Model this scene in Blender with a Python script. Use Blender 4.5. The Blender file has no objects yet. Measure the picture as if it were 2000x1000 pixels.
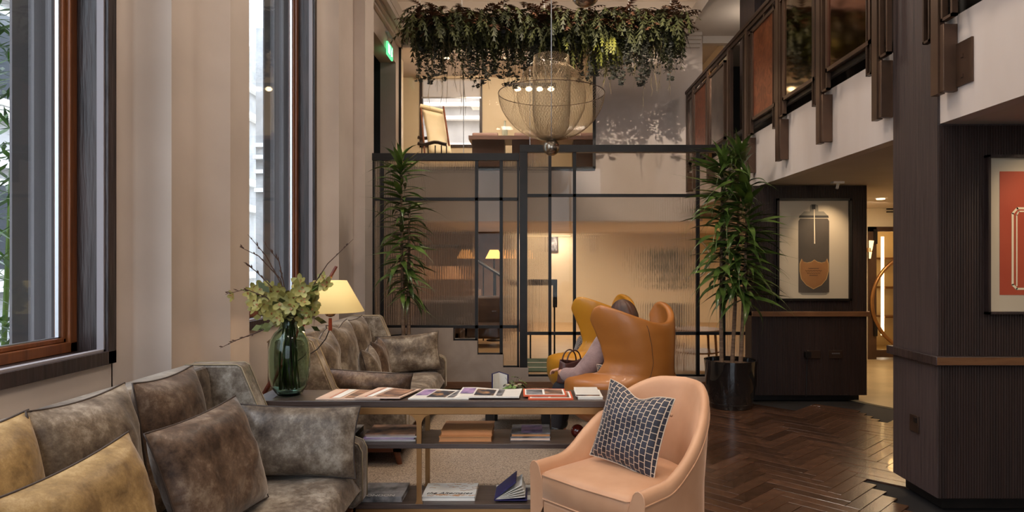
import bpy, math, random
from mathutils import Vector, Matrix, noise as mnoise
R = random.Random(7)
PI = math.pi
SC = bpy.context.scene
COL = SC.collection
# ---------------------------------------------------------------- camera
F, CX, CY, H = 1333.0, 1045.0, 512.0, 1.45      # focal length and vanishing point in pixels of the 2000x1000 frame, eye height
cam_data = bpy.data.cameras.new('camera')
cam_data.sensor_width = 36; cam_data.lens = 36 * F / 2000
cam_data.shift_x = (1000 - CX) / 2000; cam_data.shift_y = (CY - 500) / 2000
cam_data.clip_start = 0.05; cam_data.clip_end = 200
cam = bpy.data.objects.new('camera', cam_data); COL.objects.link(cam)
cam.location = (0, 0, H); cam.rotation_euler = (PI / 2, 0, 0)
SC.camera = cam
# ---------------------------------------------------------------- exposure, world
SC.view_settings.view_transform = 'Standard'; SC.view_settings.look = 'None'
SC.view_settings.gamma = 1; SC.view_settings.use_curve_mapping = False
SC.view_settings.exposure = 0.35
SC.cycles.max_bounces = 8; SC.cycles.diffuse_bounces = 4; SC.cycles.glossy_bounces = 4
SC.cycles.transmission_bounces = 8; SC.cycles.transparent_max_bounces = 16
SC.cycles.sample_clamp_indirect = 6; SC.cycles.caustics_reflective = False; SC.cycles.caustics_refractive = False
w = bpy.data.worlds.new('sky'); SC.world = w; w.use_nodes = True
nt = w.node_tree; nt.nodes.clear()
_o = nt.nodes.new('ShaderNodeOutputWorld'); _b = nt.nodes.new('ShaderNodeBackground')
_tc = nt.nodes.new('ShaderNodeTexCoord'); _sp = nt.nodes.new('ShaderNodeSeparateXYZ'); _cr = nt.nodes.new('ShaderNodeValToRGB')
_cr.color_ramp.elements[0].position = 0.0; _cr.color_ramp.elements[0].color = (0.42, 0.42, 0.45, 1)
_cr.color_ramp.elements[1].position = 0.5; _cr.color_ramp.elements[1].color = (0.80, 0.85, 1.0, 1)
nt.links.new(_tc.outputs['Generated'], _sp.inputs[0]); nt.links.new(_sp.outputs['Z'], _cr.inputs[0])
nt.links.new(_cr.outputs[0], _b.inputs[0]); _b.inputs[1].default_value = 7.0
nt.links.new(_b.outputs[0], _o.inputs[0])

def light(name, kind, loc, power, col, size=0.2, size_y=None, target=None, spot=60, blend=0.6, portal=False):
    d = bpy.data.lights.new(name, kind); d.energy = power * 0.55; d.color = col
    if kind == 'AREA':
        d.shape = 'RECTANGLE'; d.size = size; d.size_y = size_y or size
        if portal: d.cycles.is_portal = True
    elif kind == 'SPOT':
        d.spot_size = math.radians(spot); d.spot_blend = blend; d.shadow_soft_size = size
    else: d.shadow_soft_size = size
    o = bpy.data.objects.new(name, d); COL.objects.link(o); o.location = loc
    if target is not None:
        o.rotation_euler = (Vector(target) - Vector(loc)).to_track_quat('-Z', 'Y').to_euler()
    return o
WARM = (1.0, 0.76, 0.50); WARM2 = (1.0, 0.86, 0.72); COOL = (0.86, 0.90, 1.0)
# added warm fill lights of the tall space, unseen above the frame
for (x, y, p) in ((-0.9, 1.0, 55), (1.2, 1.0, 55), (-0.9, 4.2, 60), (1.2, 4.2, 60), (0.1, 7.6, 70)):
    light('ceiling_fill_light', 'AREA', (x, y, 5.35), p, WARM2, 0.5, target=(x, y, 0))
light('planter_spot', 'SPOT', (1.0, 5.8, 5.2), 800, WARM2, 0.02, target=(1.7, 10.4, 3.4), spot=34)
light('sofa_spot', 'SPOT', (0.1, 1.6, 4.6), 260, WARM, 0.10, target=(-1.5, 1.9, 0.6), spot=34)
light('sofa_spot', 'SPOT', (-0.4, 5.4, 4.8), 420, WARM, 0.08, target=(-1.3, 6.0, 0.6), spot=36)
light('chair_spot', 'SPOT', (0.3, 3.0, 4.8), 150, WARM2, 0.10, target=(0.6, 4.6, 0.6), spot=46)
light('chair_spot', 'SPOT', (0.9, 0.9, 4.2), 150, WARM2, 0.12, target=(0.45, 3.3, 0.6), spot=36)
light('plant_spot', 'SPOT', (1.0, 5.2, 4.9), 120, WARM2, 0.05, target=(1.95, 6.8, 1.8), spot=40)
light('plant_spot', 'SPOT', (-0.6, 6.0, 4.9), 80, WARM2, 0.05, target=(-1.4, 7.3, 1.8), spot=40)
# under the balcony
light('art_spot', 'SPOT', (3.02, 6.72, 2.18), 34, WARM, 0.015, target=(3.0, 7.13, 1.55), spot=80, blend=1.0)
light('art_spot', 'SPOT', (2.95, 3.35, 2.2), 24, WARM, 0.02, target=(2.95, 3.95, 1.5), spot=84, blend=0.9)
light('under_balcony_light', 'AREA', (4.6, 8.8, 2.2), 60, WARM, 0.6, target=(4.4, 9.2, 0))
light('under_balcony_light', 'AREA', (3.6, 1.4, 2.2), 24, WARM, 0.5, target=(3.6, 1.4, 0))
light('under_balcony_light', 'AREA', (3.6, 5.4, 2.2), 16, WARM, 0.3, target=(3.2, 5.6, 0))
light('balcony_fill_light', 'POINT', (3.0, 9.3, 4.5), 10, WARM2, 0.1)  # added fill without a fixture, brightens the balcony ceiling
# lounge behind the glass, upper room
light('lounge_light', 'SPOT', (0.6, 14.0, 2.10), 300, WARM2, 0.06, target=(0.6, 14.2, 0), spot=168)
light('lounge_light', 'SPOT', (3.2, 13.2, 2.10), 260, WARM2, 0.06, target=(3.2, 13.4, 0), spot=168)
light('lounge_light', 'SPOT', (-1.3, 11.6, 2.10), 110, WARM2, 0.06, target=(-1.3, 11.6, 0), spot=165)  # unseen fill added to brighten the left of the lounge
light('lounge_cove_light', 'AREA', (0.3, 16.0, 2.09), 34, WARM2, 1.1, 0.05, target=(0.3, 16.3, 1.0))
light('upper_room_light', 'AREA', (-0.6, 10.85, 4.8), 95, WARM2, 1.6, 0.3, target=(-0.8, 11.7, 3.2))  # unseen fill set just inside the glass to front-light the sling chair

# ---------------------------------------------------------------- helpers
def P(x, y, Y): return Vector(((x - CX) / F * Y, Y, H - (y - CY) / F * Y))
def tag(o, label=None, cat=None, group=None, kind=None):
    if label: o['label'] = label
    if cat: o['category'] = cat
    if group: o['group'] = group
    if kind: o['kind'] = kind
    return o
WORLD = {}
def thing(name, label, cat, loc=(0, 0, 0), rotz=0, group=None, world=False):
    o = bpy.data.objects.new(name, None); COL.objects.link(o); o.empty_display_size = 0.1
    o.location = loc; o.rotation_euler = (0, 0, rotz)
    tag(o, label, cat, group)
    if world: WORLD[o.name] = Vector(loc)
    return o
def child_objs(o): return list(o.children)
def dup(o, parent=None, loc=None, rotz=None, label=None):
    c = o.copy(); COL.objects.link(c)
    if parent is not None: c.parent = parent
    if loc is not None: c.location = loc
    if rotz is not None: c.rotation_euler = (0, 0, rotz)
    if label: c['label'] = label
    for ch in child_objs(o): dup(ch, c)
    return c

class MB:
    def __init__(s): s.v = []; s.f = []; s.uv = []
    def add(s, vs, fs, uvs=None):
        b = len(s.v); s.v += [tuple(p) for p in vs]
        for i, f in enumerate(fs):
            s.f.append([b + k for k in f])
            s.uv.append(uvs[i] if uvs else None)
        return b
    def box(s, x0, x1, y0, y1, z0, z1):
        s.add([(x0,y0,z0),(x1,y0,z0),(x1,y1,z0),(x0,y1,z0),(x0,y0,z1),(x1,y0,z1),(x1,y1,z1),(x0,y1,z1)],
              [(0,3,2,1),(4,5,6,7),(0,1,5,4),(1,2,6,5),(2,3,7,6),(3,0,4,7)],
              [[(0,0),(0,1),(1,1),(1,0)], [(0,0),(1,0),(1,1),(0,1)], [(0,0),(1,0),(1,1),(0,1)],
               [(0,0),(1,0),(1,1),(0,1)], [(0,0),(1,0),(1,1),(0,1)], [(0,0),(1,0),(1,1),(0,1)]])
        return s
    def cyl(s, p0, p1, r0, r1=None, n=12, cap=True):
        return s.tube([p0, p1], [r0, r0 if r1 is None else r1], n, cap)
    def tube(s, pts, r, n=8, cap=True):
        pts = [Vector(p) for p in pts]; m = len(pts)
        rs = r if isinstance(r, (list, tuple)) else [r] * m
        t0 = (pts[1] - pts[0]).normalized()
        a = t0.orthogonal().normalized()
        vs = []
        for i in range(m):
            t = (pts[min(i+1, m-1)] - pts[max(i-1, 0)])
            t = t.normalized() if t.length > 1e-9 else t0
            a = (a - t * a.dot(t)); a = a.normalized() if a.length > 1e-6 else t.orthogonal().normalized()
            b = t.cross(a)
            for k in range(n):
                an = 2 * PI * k / n
                vs.append(pts[i] + (a * math.cos(an) + b * math.sin(an)) * rs[i])
        fs = []
        for i in range(m - 1):
            for k in range(n):
                k2 = (k + 1) % n
                fs.append((i*n+k, i*n+k2, (i+1)*n+k2, (i+1)*n+k))
        if cap: fs.append(tuple(range(n-1, -1, -1))); fs.append(tuple((m-1)*n + k for k in range(n)))
        s.add(vs, fs); return s
    def lathe(s, prof, n=24, c=(0, 0, 0), cap=True):
        vs = []; m = len(prof)
        for (r, z) in prof:
            for k in range(n):
                a = 2 * PI * k / n
                vs.append((c[0] + r * math.cos(a), c[1] + r * math.sin(a), c[2] + z))
        fs = []
        for i in range(m - 1):
            for k in range(n):
                k2 = (k + 1) % n
                fs.append((i*n+k, i*n+k2, (i+1)*n+k2, (i+1)*n+k))
        if cap: fs.append(tuple(range(n-1, -1, -1))); fs.append(tuple((m-1)*n + k for k in range(n)))
        s.add(vs, fs); return s
    def grid(s, nu, nv, fn, cu=False, cv=False):
        """fn(u,v) for u,v in 0..1"""
        mu = nu if cu else nu + 1; mv = nv if cv else nv + 1
        vs = [fn(i / nu, j / nv) for j in range(mv) for i in range(mu)]
        fs = []; uvs = []
        for j in range(nv):
            for i in range(nu):
                i2 = (i + 1) % mu; j2 = (j + 1) % mv
                fs.append((j*mu+i, j*mu+i2, j2*mu+i2, j2*mu+i))
                uvs.append([(i/nu, j/nv), ((i+1)/nu, j/nv), ((i+1)/nu, (j+1)/nv), (i/nu, (j+1)/nv)])
        s.add(vs, fs, uvs); return s
    def prism(s, poly, axis, a, b):
        """poly = 2d points (other two axes in order), extruded along axis from a to b"""
        def mk(p, t):
            if axis == 'x': return (t, p[0], p[1])
            if axis == 'y': return (p[0], t, p[1])
            return (p[0], p[1], t)
        n = len(poly)
        vs = [mk(p, a) for p in poly] + [mk(p, b) for p in poly]
        fs = [tuple(range(n)), tuple(range(2*n-1, n-1, -1))]
        for i in range(n):
            j = (i + 1) % n
            fs.append((i, i + n, j + n, j))
        s.add(vs, fs); return s
    def xf(s, M, start=0):
        for i in range(start, len(s.v)): s.v[i] = tuple(M @ Vector(s.v[i]))
        return s
    def mesh(s, name, m, smooth=None):
        me = bpy.data.meshes.new(name)
        me.from_pydata(s.v, [], s.f)
        if any(u is not None for u in s.uv):
            ul = me.uv_layers.new(name='UVMap'); k = 0
            dat = [0.0] * (len(me.loops) * 2)
            for f, u in zip(s.f, s.uv):
                for q in range(len(f)):
                    if u: dat[2*k], dat[2*k+1] = u[q]
                    k += 1
            ul.data.foreach_set('uv', dat)
        me.materials.append(m)
        if smooth is not None:
            me.shade_smooth()
            if smooth < 180: me.set_sharp_from_angle(angle=math.radians(smooth))
        return me
    def build(s, name, m, parent=None, smooth=None, bevel=0, kind=None, fixn=False):
        if parent is not None and parent.name in WORLD:
            d = WORLD[parent.name]
            s.v = [(p[0]-d.x, p[1]-d.y, p[2]-d.z) for p in s.v]
        me = s.mesh(name, m, smooth)
        if fixn:
            import bmesh
            bm = bmesh.new(); bm.from_mesh(me); bmesh.ops.recalc_face_normals(bm, faces=bm.faces); bm.to_mesh(me); bm.free()
        o = bpy.data.objects.new(name, me); COL.objects.link(o)
        if parent is not None:
            o.parent = parent
            # grandchildren of a world thing
            if parent.name in WORLD: WORLD[o.name] = WORLD[parent.name]
        if bevel:
            b = o.modifiers.new('bevel', 'BEVEL'); b.width = bevel; b.segments = 2; b.limit_method = 'ANGLE'; b.angle_limit = math.radians(40)
            if smooth is None: me.shade_smooth(); me.set_sharp_from_angle(angle=math.radians(50))
        if kind: o['kind'] = kind
        return o

def struct(name, b, m, parent=None, **k):
    o = b.build(name, m, parent, **k)
    if parent is None: o['kind'] = k.get('kind') or 'structure'
    return o

# ---------------------------------------------------------------- materials
def lin(c):
    return tuple(((x / 255) / 12.92 if x <= 10 else ((x / 255 + 0.055) / 1.055) ** 2.4) for x in c) + (1,)
def mat(name, c1, c2=None, rough=0.5, metal=0.0, scale=5.0, stretch=(1, 1, 1), bump=0.0, bscale=None, sheen=0.0, spec=0.5,
        coat=0.0, emit=None, estr=0.0, coord='Object', detail=4.0, rvar=0.0, lo=0.35, hi=0.65, isl=0.0, sub=0.0, distort=0.0, sheen_tint=None, alpha=None):
    m = bpy.data.materials.new(name); m.use_nodes = True
    t = m.node_tree; N = t.nodes; L = t.links
    p = N['Principled BSDF']
    p.inputs['Roughness'].default_value = rough; p.inputs['Metallic'].default_value = metal
    p.inputs['Specular IOR Level'].default_value = spec
    p.inputs['Sheen Weight'].default_value = sheen; p.inputs['Coat Weight'].default_value = coat
    if sheen_tint: p.inputs['Sheen Tint'].default_value = lin(sheen_tint); 
    p.inputs['Sheen Roughness'].default_value = 0.35
    a = lin(c1); b_ = lin(c2 or c1)
    tc = N.new('ShaderNodeTexCoord'); mp = N.new('ShaderNodeMapping'); mp.inputs['Scale'].default_value = stretch
    L.new(tc.outputs[coord], mp.inputs[0])
    nz = N.new('ShaderNodeTexNoise'); nz.inputs['Scale'].default_value = scale; nz.inputs['Detail'].default_value = detail
    nz.inputs['Distortion'].default_value = distort
    L.new(mp.outputs[0], nz.inputs['Vector'])
    out = None
    if c2:
        cr = N.new('ShaderNodeValToRGB'); cr.color_ramp.elements[0].color = a; cr.color_ramp.elements[1].color = b_
        cr.color_ramp.elements[0].position = lo; cr.color_ramp.elements[1].position = hi
        L.new(nz.outputs[0], cr.inputs[0]); out = cr.outputs[0]
    if isl:
        hv = N.new('ShaderNodeHueSaturation')
        if out: L.new(out, hv.inputs['Color'])
        else: hv.inputs['Color'].default_value = a
        oi = N.new('ShaderNodeObjectInfo'); ge = N.new('ShaderNodeNewGeometry')
        ad = N.new('ShaderNodeMath'); ad.operation = 'ADD'; fr = N.new('ShaderNodeMath'); fr.operation = 'FRACT'
        L.new(oi.outputs['Random'], ad.inputs[0]); L.new(ge.outputs['Random Per Island'], ad.inputs[1]); L.new(ad.outputs[0], fr.inputs[0])
        mr = N.new('ShaderNodeMapRange'); mr.inputs['To Min'].default_value = 1 - isl; mr.inputs['To Max'].default_value = 1 + isl
        L.new(fr.outputs[0], mr.inputs[0]); L.new(mr.outputs[0], hv.inputs['Value']); out = hv.outputs[0]
    if out: L.new(out, p.inputs['Base Color'])
    else: p.inputs['Base Color'].default_value = a
    if rvar:
        mr2 = N.new('ShaderNodeMapRange'); mr2.inputs['To Min'].default_value = rough - rvar; mr2.inputs['To Max'].default_value = rough + rvar
        L.new(nz.outputs[0], mr2.inputs[0]); L.new(mr2.outputs[0], p.inputs['Roughness'])
    if bump:
        nb = N.new('ShaderNodeTexNoise'); nb.inputs['Scale'].default_value = bscale or scale * 4; nb.inputs['Detail'].default_value = 3
        L.new(mp.outputs[0], nb.inputs['Vector'])
        bp = N.new('ShaderNodeBump'); bp.inputs['Strength'].default_value = bump; bp.inputs['Distance'].default_value = 0.01
        L.new(nb.outputs[0], bp.inputs['Height']); L.new(bp.outputs[0], p.inputs['Normal'])
    if emit:
        p.inputs['Emission Color'].default_value = lin(emit); p.inputs['Emission Strength'].default_value = estr
    if sub:
        p.inputs['Transmission Weight'].default_value = 0
    return m
def emis(name, c, s):
    m = bpy.data.materials.new(name); m.use_nodes = True; t = m.node_tree; t.nodes.clear()
    e = t.nodes.new('ShaderNodeEmission'); e.inputs[0].default_value = lin(c); e.inputs[1].default_value = s
    o = t.nodes.new('ShaderNodeOutputMaterial'); t.links.new(e.outputs[0], o.inputs[0]); return m
def arch_glass(name, tint=(235, 240, 240), refl=1.0, ribs=False):
    m = bpy.data.materials.new(name); m.use_nodes = True; t = m.node_tree; t.nodes.clear(); N = t.nodes; L = t.links
    o = N.new('ShaderNodeOutputMaterial'); mx = N.new('ShaderNodeMixShader'); tr = N.new('ShaderNodeBsdfTransparent')
    gl = N.new('ShaderNodeBsdfGlossy'); gl.inputs['Roughness'].default_value = 0.02; lw = N.new('ShaderNodeLayerWeight'); lw.inputs[0].default_value = 0.5
    pw = N.new('ShaderNodeMath'); pw.operation = 'POWER'; pw.inputs[1].default_value = 5; L.new(lw.outputs['Facing'], pw.inputs[0])
    fr = N.new('ShaderNodeMath'); fr.operation = 'MULTIPLY_ADD'; fr.inputs[1].default_value = 0.7; fr.inputs[2].default_value = 0.03; L.new(pw.outputs[0], fr.inputs[0])
    tr.inputs[0].default_value = lin(tint); gl.inputs[0].default_value = (refl, refl, refl, 1)
    L.new(fr.outputs[0], mx.inputs[0]); L.new(mx.outputs[0], o.inputs[0]); L.new(gl.outputs[0], mx.inputs[2])
    if ribs:
        rf = N.new('ShaderNodeBsdfRefraction'); rf.inputs['IOR'].default_value = 1.12; rf.inputs['Roughness'].default_value = 0.06
        rf.inputs[0].default_value = lin((250, 246, 240))
        tc = N.new('ShaderNodeTexCoord'); wv = N.new('ShaderNodeTexWave'); wv.bands_direction = 'X'; wv.wave_profile = 'SIN'
        wv.inputs['Scale'].default_value = 11.6
        L.new(tc.outputs['Object'], wv.inputs['Vector'])
        bp = N.new('ShaderNodeBump'); bp.inputs['Strength'].default_value = 1.0; bp.inputs['Distance'].default_value = 0.012
        L.new(wv.outputs[0], bp.inputs['Height']); L.new(bp.outputs[0], rf.inputs['Normal']); L.new(bp.outputs[0], gl.inputs['Normal'])
        gl.inputs['Roughness'].default_value = 0.15
        df = N.new('ShaderNodeBsdfDiffuse'); df.inputs[0].default_value = lin((225, 212, 196))
        m3 = N.new('ShaderNodeMixShader'); m3.inputs[0].default_value = 0.10
        m2 = N.new('ShaderNodeMixShader'); m2.inputs[0].default_value = 0.35
        L.new(rf.outputs[0], m2.inputs[1]); L.new(tr.outputs[0], m2.inputs[2])
        L.new(m2.outputs[0], m3.inputs[1]); L.new(df.outputs[0], m3.inputs[2]); L.new(m3.outputs[0], mx.inputs[1])
    else: L.new(tr.outputs[0], mx.inputs[1])
    return m
def wood(name, c1, c2, rough=0.45, sc=(1, 1, 12), bands=2.5, coat=0.0, metal=0, bump=0.15):
    m = mat(name, c1, c2, rough=rough, scale=3.0, stretch=sc, coat=coat, bump=bump, bscale=9, detail=6, distort=1.2, lo=0.3, hi=0.7, isl=0.0, metal=metal)
    return m
M = {}
M['plaster'] = mat('plaster', (196, 180, 168), (206, 190, 178), rough=0.75, scale=2.0, bump=0.05, bscale=30)
M['white_plaster'] = mat('white plaster', (205, 190, 180), (222, 210, 204), rough=0.7, scale=1.3, stretch=(1, 1, 0.4), bump=0.04, bscale=25)
M['cream_wall'] = mat('cream wall', (208, 192, 162), (216, 200, 172), rough=0.75, scale=2)
M['ceiling'] = mat('ceiling paint', (206, 194, 182), (214, 202, 190), rough=0.8, scale=2)
M['dark_oak'] = wood('dark stained oak', (30, 22, 22), (62, 47, 44), rough=0.42, sc=(5, 5, 0.5), bump=0.5)
M['orange_wood'] = wood('orange brown timber', (96, 52, 26), (134, 78, 42), rough=0.35, sc=(6, 6, 0.4))
M['chrome'] = mat('spacer metal', (190, 192, 196), rough=0.3, metal=0.9)
M['bead'] = mat('grey painted bead', (150, 142, 144), rough=0.7)
M['panel'] = wood('dark fluted timber', (38, 24, 19), (52, 33, 26), rough=0.55, sc=(8, 8, 0.3))
M['panel_grey'] = wood('dark grained veneer', (52, 42, 42), (84, 68, 64), rough=0.5, sc=(30, 30, 0.5), bump=0.3)
M['rail_wood'] = wood('mid brown rail timber', (98, 64, 40), (124, 84, 54), rough=0.4, sc=(1, 1, 8))
M['bronze'] = mat('brown bronze metal', (82, 62, 50), (100, 76, 60), rough=0.38, metal=0.55, scale=3)
M['bronze_dark'] = mat('dark bronze metal', (60, 44, 36), (78, 58, 46), rough=0.4, metal=0.5, scale=3)
M['brass'] = mat('aged brass', (150, 108, 66), (172, 126, 78), rough=0.35, metal=0.75, scale=3)
M['black_metal'] = mat('black steel', (24, 20, 18), (34, 28, 25), rough=0.4, metal=0.3, scale=6)
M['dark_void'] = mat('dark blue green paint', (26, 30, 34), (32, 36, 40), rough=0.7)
M['lounge_brown'] = mat('brown lounge wall', (112, 86, 68), (128, 98, 78), rough=0.6)
M['dark_brown_wall'] = mat('dark brown wall', (44, 32, 28), (56, 42, 36), rough=0.6)
M['stone'] = mat('taupe limestone', (150, 132, 118), (176, 158, 142), rough=0.55, scale=3.0, detail=8, distort=0.6, bump=0.06, lo=0.3, hi=0.7)
M['lounge_floor'] = mat('pale timber floor', (170, 138, 98), (190, 158, 116), rough=0.4, scale=2, stretch=(1, 8, 1))
M['hall_floor'] = mat('pale stone floor', (150, 132, 100), (172, 152, 118), rough=0.35, scale=2.5)
M['slab'] = mat('dark subfloor', (20, 14, 12), rough=0.8)
M['plank'] = mat('dark walnut parquet', (46, 31, 24), (94, 64, 46), rough=0.24, scale=2.2, stretch=(6, 6, 1), isl=0.38, rvar=0.10, bump=0.10, bscale=20, lo=0.25, hi=0.75, coat=0.15)
M['glass'] = arch_glass('window glass')
M['clear_glass'] = arch_glass('clear pane glass', (244, 241, 236), refl=0.35)
M['ribbed_glass'] = arch_glass('reeded glass', (235, 230, 224), refl=0.5, ribs=True)
M['grey_render'] = mat('grey exterior render', (104, 98, 98), (116, 110, 110), rough=0.9, scale=3, stretch=(1, 1, 0.2))
M['facade'] = mat('pale stone facade', (150, 148, 146), (176, 174, 172), rough=0.9, scale=1.5)
M['pavement'] = mat('grey pavement', (120, 120, 122), (140, 140, 142), rough=0.9)
M['dark_glass'] = mat('dark window glass', (40, 46, 54), rough=0.1, spec=0.8)
M['cove'] = emis('warm cove strip', (255, 234, 208), 4.0)
M['cove_soft'] = emis('soft warm strip', (255, 222, 170), 1.6)
M['lamp_bulb'] = emis('warm bulb', (255, 225, 180), 14.0)
M['downlight'] = emis('downlight disc', (255, 225, 180), 8.0)
M['green_sign'] = emis('green sign light', (90, 200, 130), 1.6)
M['white_sign'] = emis('white sign light', (235, 255, 240), 2.2)
M['white_paint'] = mat('white paint', (230, 226, 220), rough=0.5)
# ================================================================ STRUCTURE
XW = -2.105   # left wall plane (window plane)
XF = 2.35     # balcony fascia plane
YB = 10.4     # far wall
ZV = 4.89     # ceiling of the tall space
ZU = 2.252    # ceiling under the balcony
ZS = 0.95     # underside of the window frames
ZT = 4.86     # head of the windows
# ---- subfloor and parquet
b = MB(); b.box(-2.3, 6.4, -4.5, 7.89, -0.12, -0.014); floor = struct('floor', b, M['slab'])
L_, W_, n_ = 0.45, 0.09, 5
def plank_mesh(name):
    b = MB(); g = 0.0012; c = 0.0016
    x0, x1, y0, y1 = g, L_ - g, g, W_ - g
    vs = [(x0,y0,-.014),(x1,y0,-.014),(x1,y1,-.014),(x0,y1,-.014),(x0,y0,-c),(x1,y0,-c),(x1,y1,-c),(x0,y1,-c),
          (x0+c,y0+c,0),(x1-c,y0+c,0),(x1-c,y1-c,0),(x0+c,y1-c,0)]
    fs = [(0,1,5,4),(1,2,6,5),(2,3,7,6),(3,0,4,7),(4,5,9,8),(5,6,10,9),(6,7,11,10),(7,4,8,11),(8,9,10,11)]
    b.add(vs, fs); return b
pm0 = plank_mesh('plank').mesh('plank', M['plank'])
rot = math.radians(45)
rest = MB(); cands = []
NN = 110
for j in range(-NN, NN):
    for i in range(-NN, NN):
        k = (i - j) % (2 * n_)
        if k == 0: ang = 0; ox, oy = i * W_, j * W_
        elif k == 2 * n_ - 1: ang = PI / 2; ox, oy = (i + 1) * W_, j * W_
        else: continue
        cs, sn = math.cos(rot), math.sin(rot)
        X = ox * cs - oy * sn; Y = ox * sn + oy * cs + 4.0
        # centre of the plank
        a2 = rot + ang
        cxp = X + math.cos(a2) * L_ / 2 - math.sin(a2) * W_ / 2; cyp = Y + math.sin(a2) * L_ / 2 + math.cos(a2) * W_ / 2
        if not (-2.0 < cxp < 4.6 and 0.4 < cyp < 7.65): continue
        if cyp > 6.85 and 2.2 < cxp < 3.5: continue
        if cxp > 3.3 and cyp > 6.3: continue
        if cxp > 2.28 and cyp < 4.5: continue
        px = CX + F * cxp / cyp; py = CY + F * H / cyp
        vis = 1330 < px < 1760 and 770 < py < 1012 or (690 < px < 1030 and 940 < py < 1000)
        cands.append((vis, -py if vis else 0, X, Y, a2))
cands.sort(key=lambda q: (not q[0], q[1]))
npl = 0
for (vis, _, X, Y, a2) in cands:
    tz = R.uniform(-0.0012, 0.0); 
    if vis and npl < 300:
        o = bpy.data.objects.new('plank', pm0); COL.objects.link(o); o.parent = floor
        o.location = (X, Y, tz); o.rotation_euler = (R.uniform(-.004, .004), R.uniform(-.003, .003), a2); npl += 1
    else:
        p_ = plank_mesh('p'); st = len(rest.v)
        rest.v += p_.v; rest.f += [[q + st for q in f] for f in p_.f]; rest.uv += [None] * len(p_.f)
        rest.xf(Matrix.Translation((X, Y, tz)) @ Matrix.Rotation(a2, 4, 'Z'), st)
rest.build('parquet_planks', M['plank'], floor, kind='stuff')
# hall floor of pale stone, its edge running diagonally past the fluted panel
b = MB(); b.add([(3.3, 7.3, .002), (3.46, 6.95, .002), (3.75, 6.45, .002), (6.4, 6.1, .002), (6.4, 12.5, .002), (3.3, 12.5, .002),
                 (3.3, 7.3, -.1), (3.46, 6.95, -.1), (3.75, 6.45, -.1), (6.4, 6.1, -.1), (6.4, 12.5, -.1), (3.3, 12.5, -.1)],
                [(0,1,2,3,4,5), (6,11,10,9,8,7), (0,6,7,1), (1,7,8,2), (2,8,9,3), (3,9,10,4), (4,10,11,5), (5,11,6,0)])
struct('floor', b, M['hall_floor'], fixn=True)
b = MB(); b.box(-2.3, 5.0, 7.89, 17.0, -0.12, 0.0); struct('floor', b, M['lounge_floor'])

# ---- left wall: profiled piers between the windows, drawn as plan outlines
def pier(name, pts, zb=0.0, zt=5.0, depth=-2.32):
    b = MB(); n = len(pts)
    poly = pts + [(depth, pts[-1][1]), (depth, pts[0][1])]
    b.prism(poly, 'z', zb, zt); return struct(name, b, M['plaster'], smooth=28, fixn=True)
def curve(p0, p1, bulge, n=7):
    out = []
    for i in range(n + 1):
        t = i / n; x = p0[0] + (p1[0] - p0[0]) * t; y = p0[1] + (p1[1] - p0[1]) * t
        s = t ** 2.6
        out.append((p0[0] + (p1[0] - p0[0]) * s, y))
    return out
def Yx(px, X): return X * F / (px - CX)
wl = []
wl += [(XW, 3.39), (XW, Yx(258, XW))]
wl += curve((XW, Yx(258, XW)), (-1.93, Yx(335, -1.93)), 0)[1:]
wl += [(-2.045, Yx(335, -1.93) + .004), (-2.045, Yx(380, -2.045))]
wl += curve((-2.045, Yx(380, -2.045)), (-1.915, Yx(450, -1.915)), 0)[1:]
wl += [(-1.965, Yx(450, -1.915) + .004), (-1.965, Yx(487, -1.965)), (XW, Yx(487, -1.965) + .004), (XW, 4.78)]
pier('wall_left', wl)
w2 = [(XW, 6.5), (XW, Yx(626, XW))]
w2 += curve((XW, Yx(626, XW)), (-1.965, Yx(662, -1.965)), 0)[1:]
w2 += [(-2.035, Yx(662, -1.965) + .004), (-2.035, Yx(690, -2.035))]
w2 += curve((-2.035, Yx(690, -2.035)), (-1.90, Yx(713, -1.90)), 0)[1:]
w2 += [(-1.87, Yx(730, -1.87)), (-2.07, Yx(730, -1.87) + .01)]
pier('wall_left', w2)
pier('wall_left', [(XW, -1.2), (XW, 0.0)]); pier('wall_left', [(XW, -4.6), (XW, -3.5)])
# below and above the windows
for (y0, y1) in ((0.0, 3.40), (4.78, 6.51), (-3.5, -1.2)):
    b = MB(); b.box(-2.32, XW, y0, y1, 0, ZS + .03); struct('wall_left', b, M['plaster'])
    b = MB(); b.box(-2.32, XW, y0, y1, ZT, 5.0); struct('wall_left', b, M['plaster'])
# far part of the left wall with the dark doorway
YO0, YO1 = 8.72, 10.14
b = MB(); b.box(-2.3, -2.07, Yx(730, -1.87) + .01, YO0, 0, 5.0); struct('wall_left', b, M['plaster'])
b = MB(); b.box(-2.3, -2.07, YO1, YB, 0, 5.0); struct('wall_left', b, M['plaster'])
b = MB(); b.box(-2.3, -2.07, YO0, YO1, 4.41, 5.0); struct('wall_left', b, M['plaster'])
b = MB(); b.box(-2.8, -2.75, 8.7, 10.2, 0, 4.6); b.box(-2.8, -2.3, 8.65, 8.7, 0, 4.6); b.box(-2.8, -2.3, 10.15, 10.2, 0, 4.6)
b.box(-2.8, -2.3, 8.65, 10.2, 4.6, 4.7); b.box(-2.8, -2.3, 8.65, 10.2, -0.1, 0.0); struct('door_1', b, M['dark_void'])

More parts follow.
